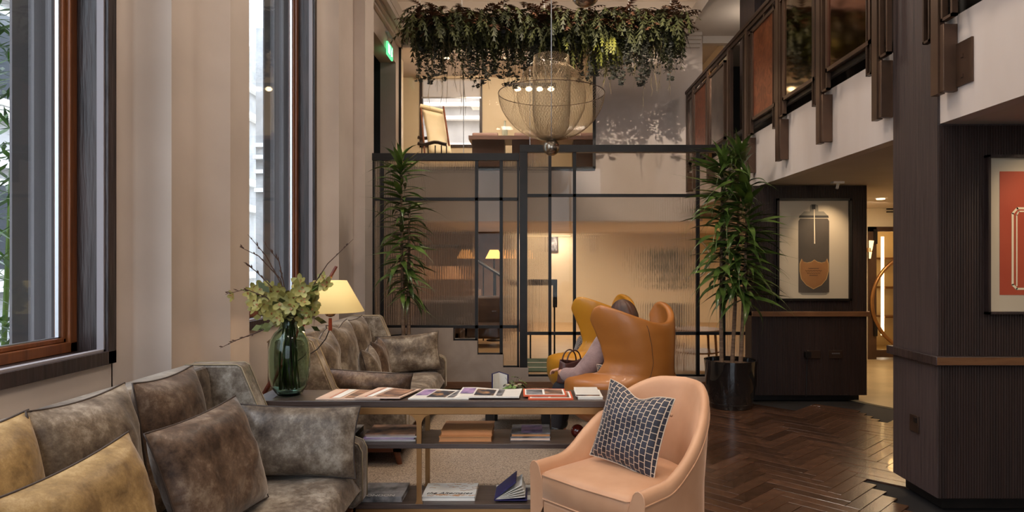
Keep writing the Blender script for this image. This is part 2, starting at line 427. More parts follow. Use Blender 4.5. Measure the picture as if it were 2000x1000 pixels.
# ---- windows
def window(name, y0, y1, wood_far=True):
    w = bpy.data.objects.new(name, None); COL.objects.link(w); w['kind'] = 'structure'
    zb, zt = ZS, ZT
    a = 0.065   # width of the dark architrave
    b = MB()
    for (p, q, r, s) in ((y0 - .0, y0 + a, zb, zt), (y1 - a, y1, zb, zt), (y0, y1, zb, zb + a), (y0, y1, zt - a, zt)):
        b.box(-2.32, XW + .022, p, q, r, s)
    b.build('architrave', M['dark_oak'], w, bevel=.003)
    i0, i1, k0, k1 = y0 + a, y1 - a, zb + a, zt - a
    # pale inner bead
    b = MB(); c = .010
    for (p, q, r, s) in ((i0, i0 + c, k0, k1), (i1 - c, i1, k0, k1), (i0, i1, k0, k0 + c)):
        b.box(XW - .03, XW + .004, p, q, r, s)
    b.build('bead', M['bead'], w)
    # orange timber casement
    b = MB(); d = .05
    for (p, q, r, s) in ((i0, i0 + d, k0, k1), (i1 - d, i1, k0, k1), (i0, i1, k0, k0 + d), (i0, i1, k1 - d, k1)):
        b.box(-2.30, -2.235, p, q, r, s)
    for (p, q, r, s) in ((i0 + d, i0 + d + .022, k0 + d, k1 - d), (i1 - d - .022, i1 - d, k0 + d, k1 - d), (i0 + d, i1 - d, k0 + d, k0 + d + .022)):
        b.box(-2.30, -2.255, p, q, r, s)
    b.build('casement', M['orange_wood'], w, bevel=.004)
    b = MB(); e = d + .022
    for (p, q, r, s) in ((i0 + e, i0 + e + .014, k0 + e, k1 - e), (i1 - e - .014, i1 - e, k0 + e, k1 - e), (i0 + e, i1 - e, k0 + e, k0 + e + .006)):
        b.box(-2.285, -2.268, p, q, r, s)
    b.build('spacer_bar', M['chrome'], w)
    b = MB(); b.box(-2.28, -2.274, i0 + e, i1 - e, k0 + e, k1 - e); b.build('pane', M['glass'], w)
    # outside reveal of grey render, fluted
    b = MB()
    for s_, yy in ((1, y1), (-1, y0)):
        pts = [(-2.32, yy - s_ * .02)]
        for i in range(1, 7):
            x = -2.32 - i * .043; off = (0.0, .035)[i % 2] if i < 6 else -.03
            pts += [(x + .012, yy - s_ * .02 + s_ * off), (x, yy - s_ * .02 + s_ * off)]
        pts += [(-2.60, yy + s_ * .3), (-2.32, yy + s_ * .3)]
        b.prism(pts, 'z', zb - .1, zt + .2)
    b.build('reveal', M['grey_render'], w, fixn=True)
    b = MB(); b.box(-2.68, -2.32, y0 - .3, y1 + .3, zb - .2, zb + .05); b.box(-2.68, -2.32, y0 - .3, y1 + .3, zt, zt + .3)
    b.build('outer_sill', M['grey_render'], w)
    return w
window('window_1', 0.0, Yx(228, XW + .022))
window('window_2', 4.78, Yx(619, XW + .022))
window('window_5', -3.5, -1.2)  # unseen window, added for more daylight along the left wall

# ---- outside: street, facade opposite
b = MB(); b.box(-14, -2.7, -6, 22, -.3, -.1); struct('pavement', b, M['pavement'])
fac = thing('building', 'pale stone town house across the street outside the windows', 'building', (-10, 6, -.1), world=True)
b = MB(); b.box(-10.6, -10, -8, 44, -.1, 9); b.build('wall', M['facade'], fac)
b = MB()
for z in (0.9, 3.2, 4.1, 6.4, 7.4): b.box(-10, -9.8, -8, 44, z, z + .22)
b.build('string_course', M['white_paint'], fac)
wm = None
for i in range(11):
    for j, (z0, z1) in enumerate(((1.2, 3.0), (4.4, 6.2))):
        y = -6 + i * 4.4
        b = MB(); b.box(-10.02, -9.93, y, y + 1.6, z0, z1); o = b.build('window', M['white_paint'], fac)
        b = MB(); b.box(-9.93, -9.91, y + .12, y + .76, z0 + .12, z1 - .12); b.box(-9.93, -9.91, y + .84, y + 1.48, z0 + .12, z1 - .12)
        b.build('pane', M['dark_glass'], o)

# ---- ceiling of the tall space with a stepped recess and glowing cove
RX0, RX1, RY0, RY1 = -1.88, 2.2, -2.2, 9.95
b = MB()
b.box(-2.32, RX0, -4.5, YB, ZV, ZV + .12); b.box(RX1, XF + .3, -4.5, YB, ZV, ZV + .12)
b.box(RX0, RX1, RY1, YB, ZV, ZV + .12); b.box(RX0, RX1, -4.5, RY0, ZV, ZV + .12)
b.box(-2.32, 2.7, -4.5, YB + .1, 5.42, 5.5)
b.box(-2.32, -2.22, -4.5, YB, ZV, 5.5); b.box(2.6, 2.7, -4.5, YB, ZV + .12, 5.5); b.box(-2.32, 2.7, YB, YB + .1, ZV, 5.5); b.box(-2.32, 2.7, -4.6, -4.5, ZV, 5.5)
struct('ceiling', b, M['ceiling'])
b = MB()   # stepped mouldings under the edge of the recess
for k, (w_, h_) in enumerate(((.16, .035), (.11, .075), (.05, .12))):
    z1 = ZV; z0 = ZV - h_
    b.box(RX0 - w_, RX0 - w_ + .05, RY0, RY1 + w_, z0, z1); b.box(RX1 + w_ - .05, RX1 + w_, RY0, RY1 + w_, z0, z1)
    b.box(RX0 - w_, RX1 + w_, RY1 + w_ - .05, RY1 + w_, z0, z1)
for k in range(4):   # wall cornice
    t = .05 * (k + 1); z0 = ZV - .045 * (4 - k)
    b.box(-2.10, -2.07 + t, Yx(730, -1.87), YB, z0, z0 + .045); b.box(-2.07, 2.5, YB - t, YB, z0, z0 + .045)
struct('cornice', b, M['ceiling'])
b = MB()   # cove light strips lying on the ledge of the recess
b.box(RX0 - .14, RX0 - .10, RY0, RY1 + .1, ZV + .125, ZV + .15); b.box(RX1 + .10, RX1 + .14, RY0, RY1 + .1, ZV + .125, ZV + .15)
b.box(RX0 - .1, RX1 + .1, RY1 + .10, RY1 + .14, ZV + .125, ZV + .15)
o = b.build('cove_light', M['cove']); tag(o, 'hidden warm light strip along the ceiling recess above the hanging planter', 'light strip')

# ---- far wall with the glazed upper room
GX0, GX1, GZ0, GZ1 = -2.07, P(1162, 0, YB).x, P(0, 330, YB).z, P(0, 74, YB).z
zb_ = P(0, 432, YB).z
b = MB(); b.box(GX1, P(1372, 0, YB).x, YB, YB + .12, zb_, ZV)
b.box(-2.3, GX1, YB, YB + .12, zb_, GZ0); b.box(-2.3, GX1, YB, YB + .12, GZ1, ZV); b.box(-2.3, P(1372, 0, YB).x, YB + .12, YB + .3, zb_, GZ0 - .15)
struct('wall_back', b, M['white_plaster'])
g = bpy.data.objects.new('window_3', None); COL.objects.link(g); g['kind'] = 'structure'
b = MB(); b.box(GX0, GX1, YB - .03, YB, GZ1 - .04, GZ1 + .02); b.box(GX0 - .01, GX0 + .035, YB - .03, YB, GZ0, GZ1); b.box(GX1 - .035, GX1 + .01, YB - .03, YB, GZ0, GZ1)
b.box(GX0, GX1, YB - .03, YB, GZ0 - .02, GZ0 + .03); b.build('frame', M['black_metal'], g)
jx = [GX0 + .03, P(905, 0, YB).x, P(1035, 0, YB).x, GX1 - .03]
for a_, c_ in zip(jx, jx[1:]):
    b = MB(); b.box(a_ + .004, c_ - .004, YB + .02, YB + .035, GZ0 + .03, GZ1 - .04); b.build('pane', M['clear_glass'], g)
b = MB()
for x in jx[1:-1]: b.box(x - .004, x + .004, YB + .015, YB + .04, GZ0 + .03, GZ1 - .04)
b.build('joint_strip', M['chrome'], g)
# upper room shell
UY = 12.6; UZ0, UZ1 = 2.85, 4.86
wx0, wx1 = P(820, 0, UY).x, P(942, 0, UY).x; wz0, wz1 = P(0, 288, UY).z, P(0, 153, UY).z
b = MB(); b.box(-3.2, 3.0, YB + .12, UY, 2.72, UZ0); struct('floor', b, M['lounge_floor'])
b = MB(); b.box(-3.2, 3.0, YB + .12, UY + .2, UZ1, 5.0); struct('ceiling', b, M['ceiling'])
b = MB(); b.box(-3.2, wx0, UY, UY + .15, UZ0, UZ1); b.box(wx1, 3.0, UY, UY + .15, UZ0, UZ1); b.box(wx0, wx1, UY, UY + .15, UZ0, wz0); b.box(wx0, wx1, UY, UY + .15, wz1, UZ1)
b.box(2.9, 3.0, YB + .12, UY, UZ0, UZ1); struct('wall_back', b, M['cream_wall'])
b = MB(); b.box(-2.34, -2.24, YB + .12, 11.6, UZ0, UZ1); b.box(-3.2, -3.1, 11.6, UY, UZ0, UZ1); b.box(-3.2, -2.34, 11.5, 11.6, UZ0, UZ1); struct('wall_left', b, M['cream_wall'])
g = bpy.data.objects.new('window_4', None); COL.objects.link(g); g['kind'] = 'structure'
b = MB(); b.box(wx0, wx0 + .06, UY - .02, UY + .08, wz0, wz1); b.box(wx1 - .05, wx1, UY - .02, UY + .08, wz0, wz1); b.box(wx0, wx1, UY - .02, UY + .08, wz0, wz0 + .05)
b.build('frame', M['dark_oak'], g)
b = MB(); b.box(wx0, wx1, UY + .03, UY + .035, wz0, wz1); b.build('pane', M['clear_glass'], g)
M['blind'] = mat('sheer roller blind', (196, 186, 174), rough=0.8)
_t = M['blind'].node_tree; _p = _t.nodes['Principled BSDF']; _p.inputs['Alpha'].default_value = 0.55
bl = thing('roller_blind', 'half lowered sheer roller blind in the window of the upstairs room', 'blind', (wx0, UY - .03, wz1), world=True)
b = MB(); b.box(wx0 + .05, wx1 - .03, UY - .03, UY - .026, P(0, 192, UY).z, wz1); b.build('fabric', M['blind'], bl)
b = MB(); b.box(wx0 + .04, wx1 - .02, UY - .035, UY - .02, P(0, 193, UY).z, P(0, 190, UY).z); b.build('bottom_bar', M['chrome'], bl)
b = MB(); b.box(wx0 - .05, wx1 + .05, UY - .10, UY - .02, wz1 - .02, wz1 + .10); b.build('cassette', M['cream_wall'], bl)
# facade seen through the upper window
f2 = thing('building', 'white corniced town house seen through the upstairs room window', 'building', (-4, 22, -.1), world=True)
b = MB(); b.box(-9, -1, 22, 22.6, -.1, 9.0); b.build('wall', M['facade'], f2)
b = MB()
for z in (3.7, 4.3, 4.75, 5.15, 6.0, 6.45): b.box(-7.6 if z > 5.5 else -9, -1, 21.75 if z in (4.75, 6.0) else 21.85, 22, z, z + .12)
b.build('string_course', M['white_paint'], f2)
M['slate'] = mat('grey slate', (92, 98, 108), (112, 118, 128), rough=0.7, scale=8)
b = MB(); b.add([(-4.9, 21.6, 6.0), (-3.6, 21.6, 6.0), (-3.6, 22, 6.0), (-4.9, 22, 6.0), (-4.25, 21.8, 7.9)], [(0,1,4), (1,2,4), (2,3,4), (3,0,4), (0,3,2,1)])
b.build('turret_roof', M['slate'], f2)

# lounge shell behind the glass screen
LY = 16.4
b = MB(); b.box(-2.3, 5.0, YB + .3, LY + .1, 2.14, 2.3); struct('ceiling', b, M['ceiling'])
b = MB(); b.box(-.55, 5.0, LY, LY + .1, 0, 2.14); struct('wall_back', b, M['cream_wall'])
b = MB(); b.box(-2.3, -.55, 15.6, 15.7, 0, 2.14); b.box(-.60, -.55, 15.6, LY, 0, 2.14); b.box(-2.35, -2.25, YB + .1, 15.7, 0, 2.14); struct('wall_back', b, M['lounge_brown'])
b = MB(); b.box(4.9, 5.0, 12.5, LY, 0, 2.2); struct('wall_right', b, M['cream_wall'])
b = MB(); b.box(3.3, 3.42, 7.25, 12.2, 0, ZU); struct('wall_right', b, M['cream_wall'])
b = MB(); b.box(-.3, .85, LY - .10, LY - .06, 2.06, 2.085); o = b.build('cove_light', M['cove_soft']); tag(o, 'warm light strip along the top of the cream lounge wall', 'light strip')
# ---- balcony: slab, fascia, dark shadow gap strip
b = MB(); b.box(XF + .1, 6.4, -4.5, YB + 1.9, ZU, ZU + .06)
b.box(XF + .08, 6.4, -4.5, YB + 1.9, 2.78, 2.83); struct('ceiling', b, M['ceiling'])
b = MB(); b.box(XF, XF + .10, -4.5, YB, ZU + .0005, 2.826); struct('balcony_wall', b, M['white_plaster'])
b = MB(); b.box(XF + .05, XF + .12, -4.5, YB, 2.826, 2.93); struct('balcony_shadow_gap', b, M['black_metal'])  # black strip stands in for the dark slot above the fascia
b = MB(); b.box(5.4, 5.5, -4.5, YB + 1.9, 2.83, ZV); b.box(2.6, 5.5, YB + 1.6, YB + 1.9, 2.83, ZV); struct('wall_right', b, M['dark_void'])
b = MB(); b.box(3.55, 3.65, -4.5, 7.3, 2.83, ZV); struct('wall_right', b, M['dark_brown_wall'])
b = MB(); b.box(2.65, 5.5, -4.5, YB + 1.9, ZV, ZV + .12); b.box(P(1372, 0, YB).x, 5.5, YB - .02, YB + .1, 4.78, ZV); struct('ceiling', b, M['ceiling'])
b = MB(); b.box(P(1445, 0, 8.7).x, 3.3, 8.12, 8.7, 2.83, ZV); struct('column', b, M['panel_grey'])
b = MB(); b.box(6.3, 6.4, -4.5, 12.4, 0, ZU); struct('wall_right', b, M['cream_wall'])
# room behind the camera
b = MB(); b.box(-2.3, -1.8, -4.6, -4.5, 0, 5.0); b.box(2.0, 6.4, -4.6, -4.5, 0, 5.0); b.box(-1.8, 2.0, -4.6, -4.5, 0, .35); b.box(-1.8, 2.0, -4.6, -4.5, 4.3, 5.0); struct('wall_front', b, M['plaster'])
g = bpy.data.objects.new('window_6', None); COL.objects.link(g); g['kind'] = 'structure'  # unseen glazing, added for cool fill from behind the camera
b = MB()
for x in (-1.8, -.85, .08, 1.02, 1.94): b.box(x, x + .06, -4.58, -4.50, .35, 4.3)
for z in (.35, 2.3, 4.24): b.box(-1.8, 2.0, -4.58, -4.50, z, z + .06)
b.build('frame', M['dark_oak'], g)
b = MB(); b.box(-1.76, 1.96, -4.55, -4.545, .4, 4.26); b.build('pane', M['glass'], g)

# ---- fluted dark wall panel with the can picture
def fluted(x0, x1, y, z0, z1, mat_, parent, pitch=.0165, name='fluting'):
    b = MB(); n = max(1, int((x1 - x0) / pitch)); p = (x1 - x0) / n
    for i in range(n):
        a = x0 + i * p
        b.prism([(a + p*.12, y), (a + p*.28, y - .006), (a + p*.72, y - .006), (a + p*.88, y)], 'z', z0, z1)
    return b.build(name, mat_, parent, kind='stuff', fixn=True)
YP = 7.13; PX0, PX1 = P(1468, 0, YP).x, P(1693, 0, YP).x
b = MB(); b.box(PX0, PX1, YP, 7.35, .06, ZU - .003); pan = struct('wall_panel', b, M['panel'])
zr0, zr1 = P(0, 618, YP).z, P(0, 608, YP).z
fluted(PX0, PX1, YP, .06, zr0, M['panel'], pan); fluted(PX0, PX1, YP, zr1, ZU - .01, M['panel'], pan)
b = MB(); b.box(PX0, PX1 + .02, YP - .035, 7.37, zr0, zr1); b.build('dado_rail', M['rail_wood'], pan, bevel=.004)
b = MB(); b.box(PX0, PX1 - .06, YP + .05, 7.34, 0, .06); b.build('kick', M['black_metal'], pan)
b = MB(); b.box(P(1633, 0, 6.8).x - .04, P(1640, 0, 6.8).x + .03, 6.76, 6.84, ZU - .02, ZU); b.cyl((3.02, 6.8, ZU - .02), (3.0, 6.78, ZU - .07), .014)
o = b.build('ceiling_spotlight', M['white_paint']); tag(o, 'small white spotlight on the ceiling above the can picture', 'spotlight')

# ---- right pillar and wall with the red picture
XP = 2.335; YP0, YP1 = 3.96, 4.45
b = MB(); b.box(XP, 6.3, YP0, YP1, .08, ZU - .003); b.box(XP, 2.9, YP0 + .001, YP1, ZU - .003, ZV)
pil = struct('pillar', b, M['panel_grey'])
q0, q1 = P(0, 713, YP0).z, P(0, 695, YP0).z
fluted(XP + .004, 4.4, YP0, .08, q0, M['panel'], pil, .0155); fluted(XP + .004, 4.4, YP0, q1, ZU - .01, M['panel'], pil, .0155)
b = MB(); b.box(XP - .03, 4.6, YP0 - .04, YP1 + .03, q0, q1 + .0); b.build('dado_rail', M['dark_oak'], pil, bevel=.004)
b = MB(); b.box(XP - .026, 4.6, YP0 - .044, YP0 - .04, q0 + .006, q1 - .004); b.build('rail_face', M['rail_wood'], pil)
b = MB(); b.box(XP + .06, 6.3, YP0 + .06, YP1 - .04, 0, .08); b.build('kick', M['black_metal'], pil)

# ---- hall door with round ring, beyond the panel
YD = 10.2; dx0 = P(1697, 0, YD).x; dzt = P(0, 443, YD).z
b = MB(); b.box(3.42, dx0, YD, YD + .1, 0, ZU); b.box(dx0, 6.4, YD, YD + .1, dzt, ZU); struct('wall_back', b, M['cream_wall'])
b = MB(); b.box(4.6, 6.4, 12.3, 12.4, 0, ZU); struct('wall_back', b, M['cream_wall'])
d = bpy.data.objects.new('door_2', None); COL.objects.link(d); d['kind'] = 'structure'
b = MB(); b.box(dx0 - .02, dx0 + .10, YD - .03, YD + .06, 0, dzt); b.box(dx0 - .02, 6.4, YD - .03, YD + .06, dzt - .07, dzt); b.box(dx0 + .1, 6.2, YD - .02, YD + .04, .03, .14)
b.build('frame', M['bronze'], d)
b = MB(); b.box(dx0 + .10, 6.2, YD + .0, YD + .012, .14, dzt - .07); b.build('pane', arch_glass('amber glass', (246, 234, 205)), d)
cx_, cz_, rr = P(1797, 0, YD).x, P(0, 590, YD).z, 97 * YD / F
b = MB(); b.tube([(cx_ + rr * math.cos(a), YD - .05, cz_ + rr * math.sin(a)) for a in [2*PI*k/64 for k in range(65)]], .028, 8, cap=False)
b.build('ring_handle', M['brass'], d, smooth=60)
b = MB()
for z in (1.72, .35): b.box(dx0 + .05, dx0 + .10, YD - .06, YD - .03, z, z + .22)
b.build('hinge', M['black_metal'], d)
for (z0, z1) in ((P(0, 545, 11.6).z, P(0, 458, 11.6).z), (P(0, 650, 11.6).z, P(0, 555, 11.6).z)):
    pass
b = MB(); b.box(P(1722, 0, 11.6).x, P(1727, 0, 11.6).x, 11.6, 11.63, P(0, 655, 11.6).z, P(0, 462, 11.6).z); o = b.build('shelf_light', M['cove'])
tag(o, 'bright vertical strip light seen through the glass door with the ring', 'light strip')
sh = thing('display_shelf', 'lit display shelf behind the glass door with the ring', 'shelf', (6.0, 11.7, 0), world=True)
b = MB(); b.box(5.75, 6.3, 11.9, 11.95, 0, 2.1); b.build('back_panel', M['cream_wall'], sh)
for z in (.5, 1.0, 1.5):
    b = MB(); b.box(5.95, 6.3, 11.6, 11.9, z, z + .03); b.build('shelf_board', M['rail_wood'], sh)
light('display_light', 'POINT', (5.9, 11.2, 1.9), 14, WARM, .1)
# wall bits in the hall: vent grille, downlight, wall light
v = thing('air_vent', 'black slotted air grille high on the hall wall beside the grained pillar', 'vent', P(1744, 408, YD - .03), world=True)
for k in range(3):
    b = MB(); z = P(0, 403 + k * 5.5, YD).z; b.box(P(1731, 0, YD).x, P(1775, 0, YD).x, YD - .03, YD, z - .008, z + .008); b.build('slat', M['black_metal'], v)
b = MB(); b.lathe([(.05, 0), (.05, .01), (.0, .01)], 16, (P(1720, 0, 8.6).x, 8.6, ZU - .011)); o = b.build('downlight', M['downlight']); tag(o, 'round downlight in the hall ceiling', 'downlight')
b = MB(); b.cyl(P(1702, 470, 9.9), P(1699, 505, 9.9), .035, .012, 8); o = b.build('wall_light', emis('wall light glow', (255, 200, 130), 2.5)); tag(o, 'slim tapered wall light glowing by the hall door', 'wall light')
b = MB(); b.box(P(1699, 0, 9.9).x - .01, P(1702, 0, 9.9).x, 9.88, YD, P(0, 492, 9.9).z, P(0, 484, 9.9).z); b.build('arm', M['brass'], o)
# ================================================================ FURNITURE
def velvet(name, c1, c2, c3):
    m = bpy.data.materials.new(name); m.use_nodes = True; t = m.node_tree; N = t.nodes; L = t.links; p = N['Principled BSDF']
    tc = N.new('ShaderNodeTexCoord'); n1 = N.new('ShaderNodeTexNoise'); n1.inputs['Scale'].default_value = 3.6; n1.inputs['Detail'].default_value = 12; n1.inputs['Roughness'].default_value = .78; n1.inputs['Distortion'].default_value = .05
    L.new(tc.outputs['Object'], n1.inputs['Vector'])
    cr = N.new('ShaderNodeValToRGB'); e = cr.color_ramp.elements; e[0].position = .38; e[0].color = lin(c1); e[1].position = .64; e[1].color = lin(c3)  # lightest stop puts the nap's highlights into the mottled colour
    x = e.new(.5); x.color = lin(c2); L.new(n1.outputs[0], cr.inputs[0]); L.new(cr.outputs[0], p.inputs['Base Color'])
    p.inputs['Roughness'].default_value = .42; p.inputs['Sheen Weight'].default_value = .8; p.inputs['Sheen Roughness'].default_value = .3
    p.inputs['Sheen Tint'].default_value = lin((200, 190, 180)); p.inputs['Specular IOR Level'].default_value = .35
    n2 = N.new('ShaderNodeTexNoise'); n2.inputs['Scale'].default_value = 7; n2.inputs['Detail'].default_value = 3; n2.inputs['Distortion'].default_value = .6; L.new(tc.outputs['Object'], n2.inputs['Vector'])
    bp = N.new('ShaderNodeBump'); bp.inputs['Strength'].default_value = .45; bp.inputs['Distance'].default_value = .02
    L.new(n2.outputs[0], bp.inputs['Height']); L.new(bp.outputs[0], p.inputs['Normal'])
    return m
M['velvet'] = velvet('crushed velvet taupe', (62, 50, 42), (112, 98, 84), (178, 166, 150))
M['velvet_lamplit'] = velvet('crushed velvet lamplit gold', (112, 88, 56), (152, 124, 82), (200, 174, 130))  # gold tone puts warm lamp light into the fabric colour
M['velvet_brown'] = velvet('crushed velvet brown', (50, 36, 28), (94, 74, 60), (150, 132, 114))
M['piping'] = mat('piping cord', (150, 132, 104), rough=.5)
M['piping_dark'] = mat('dark piping cord', (60, 48, 42), rough=.6)
M['leg_wood'] = wood('red brown leg timber', (92, 48, 28), (128, 72, 44), rough=.4)

def pillow_mb(w, h, t, seed=0, sag=0.0, nu=22, nv=18, chop=0.0):
    """cushion standing in the local YZ plane (y width, z height, bottom at z=0), thickness along x"""
    def side(s):
        def fn(u, v):
            a = 2 * u - 1; c = 2 * v - 1
            e = max(0, (1 - abs(a) ** 3.2)) ** .55 * max(0, (1 - abs(c) ** 3.2)) ** .55
            y = w / 2 * a * (1 - .07 * (1 - c * c)); z = h / 2 * c * (1 - .07 * (1 - a * a))
            n = mnoise.noise(Vector((a * 1.6 + seed * 3.1, c * 1.6 + s, seed))) * .22 + mnoise.noise(Vector((a * 4.5 + seed, c * 4.5 + s * 3, seed + 5))) * .08
            x = s * t / 2 * e * (1 + n)
            if chop: z -= chop * math.exp(-(a * 2.6) ** 2) * max(0, c) ** 2 * h
            z += sag * (a * a) * max(0, c) * h * .5
            return (x, y, z + h / 2)
        return fn
    b = MB()
    b.grid(nu, nv, side(1)); k = len(b.f); b.grid(nu, nv, side(-1))
    for i in range(k, len(b.f)): b.f[i] = b.f[i][::-1]; b.uv[i] = b.uv[i][::-1]
    edge = []
    f = side(1)
    for i in range(nu): edge.append(f(i / nu, 0))
    for j in range(nv): edge.append(f(1, j / nv))
    for i in range(nu, 0, -1): edge.append(f(i / nu, 1))
    for j in range(nv, -1, -1): edge.append(f(0, j / nv))
    return b, edge
def cushion(label, w, h, t, loc, rotz, tilt, m, seed, roll=0.0, chop=0.0, pip='piping_dark', group=None, pr=.004, name='cushion'):
    """tilt leans the cushion back (top towards local -x)"""
    th = thing(name, label, 'cushion', loc, rotz, group)
    b, e = pillow_mb(w, h, t, seed, chop=chop)
    T = Matrix.Rotation(-math.radians(tilt), 4, 'Y') @ Matrix.Rotation(math.radians(roll), 4, 'X')
    b.xf(T); b.build('cover', m, th, smooth=180)
    p = MB(); p.tube([T @ Vector(q) for q in e], pr, 6, cap=False); p.build('piping', M[pip], th, smooth=180)
    return th

def sofa(name, label, loc, length, D=.95, far_only=False):
    """origin: back edge (x), near end (y), floor; faces +x, runs along +y"""
    s = thing(name, label, 'sofa', loc)
    th = .11
    prof = [(0, .15), (D - .04, .15), (D, .19), (D, .45), (D - .02, .49), (D - .06, .505), (.50, .525), (.455, .56), (.315, .895), (.29, .91), (.02, .91), (0, .89)]
    for y in (0, length - th):
        b = MB(); b.prism(prof, 'y', y, y + th); o = b.build('arm', M['velvet'], s, bevel=.018, fixn=True)
        for yy in (y + .004, y + th - .004):
            q = MB(); q.tube([(p[0], yy, p[1]) for p in prof[2:12]], .004, 5); q.build('piping', M['piping'], o, smooth=180)
    b = MB(); b.prism([(.0, .15), (.16, .15), (.22, .34), (.15, .86), (.13, .905), (.02, .91), (0, .89)], 'y', th, length - th); b.build('backrest', M['velvet'], s, bevel=.012, fixn=True)
    b = MB(); b.box(.14, D - .07, th, length - th, .15, .24); b.build('base', M['velvet_brown'], s, bevel=.015)
    n = 24
    def top(u, v):
        x = .18 + (D - .18 - .005) * u; e = max(0, 1 - abs(2 * u - 1) ** 8) ** .5
        ee = max(0, 1 - abs(2 * v - 1) ** 40) ** .5
        return (x, th + .004 + (length - 2 * th - .008) * v, .25 + .115 * e * ee + .014 * ee * mnoise.noise(Vector((x * 3, v * length * 3, loc[1]))))
    def bot(u, v):
        x = .18 + (D - .18 - .005) * u
        return (x, th + .004 + (length - 2 * th - .008) * v, .25)
    b = MB(); b.grid(n, 40, top); k = len(b.f); b.grid(n, 40, bot)
    for i in range(k, len(b.f)): b.f[i] = b.f[i][::-1]; b.uv[i] = b.uv[i][::-1]
    b.build('seat_cushion', M['velvet'], s, smooth=180)
    b = MB(); b.box(.06, D - .05, .05, .10, .11, .15); b.box(.06, D - .05, length - .10, length - .05, .11, .15); b.box(D - .10, D - .05, .05, length - .05, .11, .15); b.box(.06, .11, .05, length - .05, .11, .15)
    b.build('plinth_frame', M['leg_wood'], s)
    for (x, y) in ((.10, .10), (D - .09, .10), (.10, length - .10), (D - .09, length - .10)):
        b = MB(); dx = .03 if x > .3 else -.03
        b.cyl((x, y, .12), (x + dx, y, .0), .026, .018, 10); b.build('leg', M['leg_wood'], s, smooth=60)
    return s
S1Y0, S1L = 1.50, 2.20
sofa('sofa', 'long grey brown crushed velvet sofa with high wing ends in front of the near window', (-1.86, S1Y0, 0), S1L)
S2Y0, S2L = 4.76, 2.20
sofa('sofa', 'taupe crushed velvet sofa behind the console beside the far window', (-1.87, S2Y0, 0), S2L, D=.97)
# cushions of the near sofa (local x = facing direction)
cushion('lamplit golden brown velvet back cushion cut off by the picture edge behind the big lamplit cushion', .56, .60, .22, (-1.60, 2.00, .365), 0, 9, M['velvet_lamplit'], 1)
cushion('brown velvet back cushion between the lamplit back cushion and the dark one', .54, .60, .22, (-1.585, 2.52, .365), 0, 9, M['velvet'], 2)
cushion('dark brown velvet back cushion nearest the wing end of the near sofa', .50, .585, .20, (-1.60, 3.10, .365), 0, 8, M['velvet_brown'], 3)
cushion('big lamplit golden velvet cushion propped at the lower left of the near sofa', .62, .50, .20, (-1.27, 2.06, .37), -.02, 15, M['velvet_lamplit'], 4, roll=3)
cushion('large dark brown velvet cushion leaning in the middle of the near sofa', .62, .49, .21, (-1.26, 2.83, .36), -.12, 18, M['velvet_brown'], 5, roll=2)
cushion('grey taupe rectangular velvet cushion leaning on the arm end of the near sofa', .62, .36, .17, (-1.215, 3.43, .365), -PI / 2 + .08, 10, M['velvet'], 6, roll=-2, pip='piping_dark')
# cushions of the far sofa
cushion('slumped taupe velvet back cushion at the near end of the far sofa', .62, .56, .22, (-1.60, 5.30, .365), .0, 10, M['velvet'], 7, chop=.10)
cushion('middle velvet back cushion of the far sofa with a folded top', .62, .58, .22, (-1.60, 5.86, .365), .0, 10, M['velvet'], 8, chop=.06)
cushion('pale golden velvet back cushion beside the far wing of the far sofa', .56, .57, .20, (-1.62, 6.42, .365), .0, 8, M['velvet'], 9)
cushion('small square velvet cushion with a notched top in the middle of the far sofa', .38, .38, .15, (-1.33, 5.72, .37), .05, 14, M['velvet'], 10, chop=.16)
cushion('small square velvet cushion with a dipped top next to the far crumpled cushion', .38, .40, .15, (-1.34, 6.12, .37), .05, 14, M['velvet_brown'], 11, chop=.14)
cushion('crumpled pale velvet cushion leaning against the far arm of the far sofa', .62, .38, .16, (-1.22, 6.68, .37), -PI / 2 + .25, 12, M['velvet'], 12, roll=4)
cushion('long brown velvet cushion lying against the near arm of the far sofa', .74, .30, .18, (-1.26, 5.05, .37), PI / 2 - .1, 14, M['velvet_brown'], 13, roll=3)

# ---- rug
def rug_mat():
    m = mat('woven rug', (150, 128, 108), (176, 154, 132), rough=.9, scale=14, bump=.0)
    t = m.node_tree; N = t.nodes; L = t.links; p = N['Principled BSDF']
    tc = N.new('ShaderNodeTexCoord'); mp = N.new('ShaderNodeMapping'); mp.inputs['Scale'].default_value = (110, 210, 1)
    L.new(tc.outputs['Object'], mp.inputs[0]); v = N.new('ShaderNodeTexVoronoi'); v.inputs['Scale'].default_value = 1; L.new(mp.outputs[0], v.inputs['Vector'])
    cr = N.new('ShaderNodeValToRGB'); cr.color_ramp.elements[0].color = lin((192, 170, 148)); cr.color_ramp.elements[1].color = lin((92, 78, 66)); cr.color_ramp.elements[1].position = .9
    L.new(v.outputs['Distance'], cr.inputs[0]); L.new(cr.outputs[0], p.inputs['Base Color'])
    bp = N.new('ShaderNodeBump'); bp.invert = True; bp.inputs['Strength'].default_value = .6; bp.inputs['Distance'].default_value = .005
    L.new(v.outputs['Distance'], bp.inputs['Height']); L.new(bp.outputs[0], p.inputs['Normal'])
    return m
M['rug'] = rug_mat(); M['rug_fringe'] = mat('rug fringe', (168, 148, 128), rough=.9)
rg = thing('rug', 'large pale woven wool rug under the seating group', 'rug', (0, 5.9, 0), world=True)
RY = P(0, 950, 1); ry0 = H * F / (949 - CY)
b = MB(); b.box(-1.25, .95, ry0, 7.3, .0, .014); b.build('pile', M['rug'], rg, bevel=.004)
b = MB()
for i in range(220):
    x = -1.245 + i * .01; b.box(x, x + .005, ry0 - .03, ry0 + .004, .001, .010)
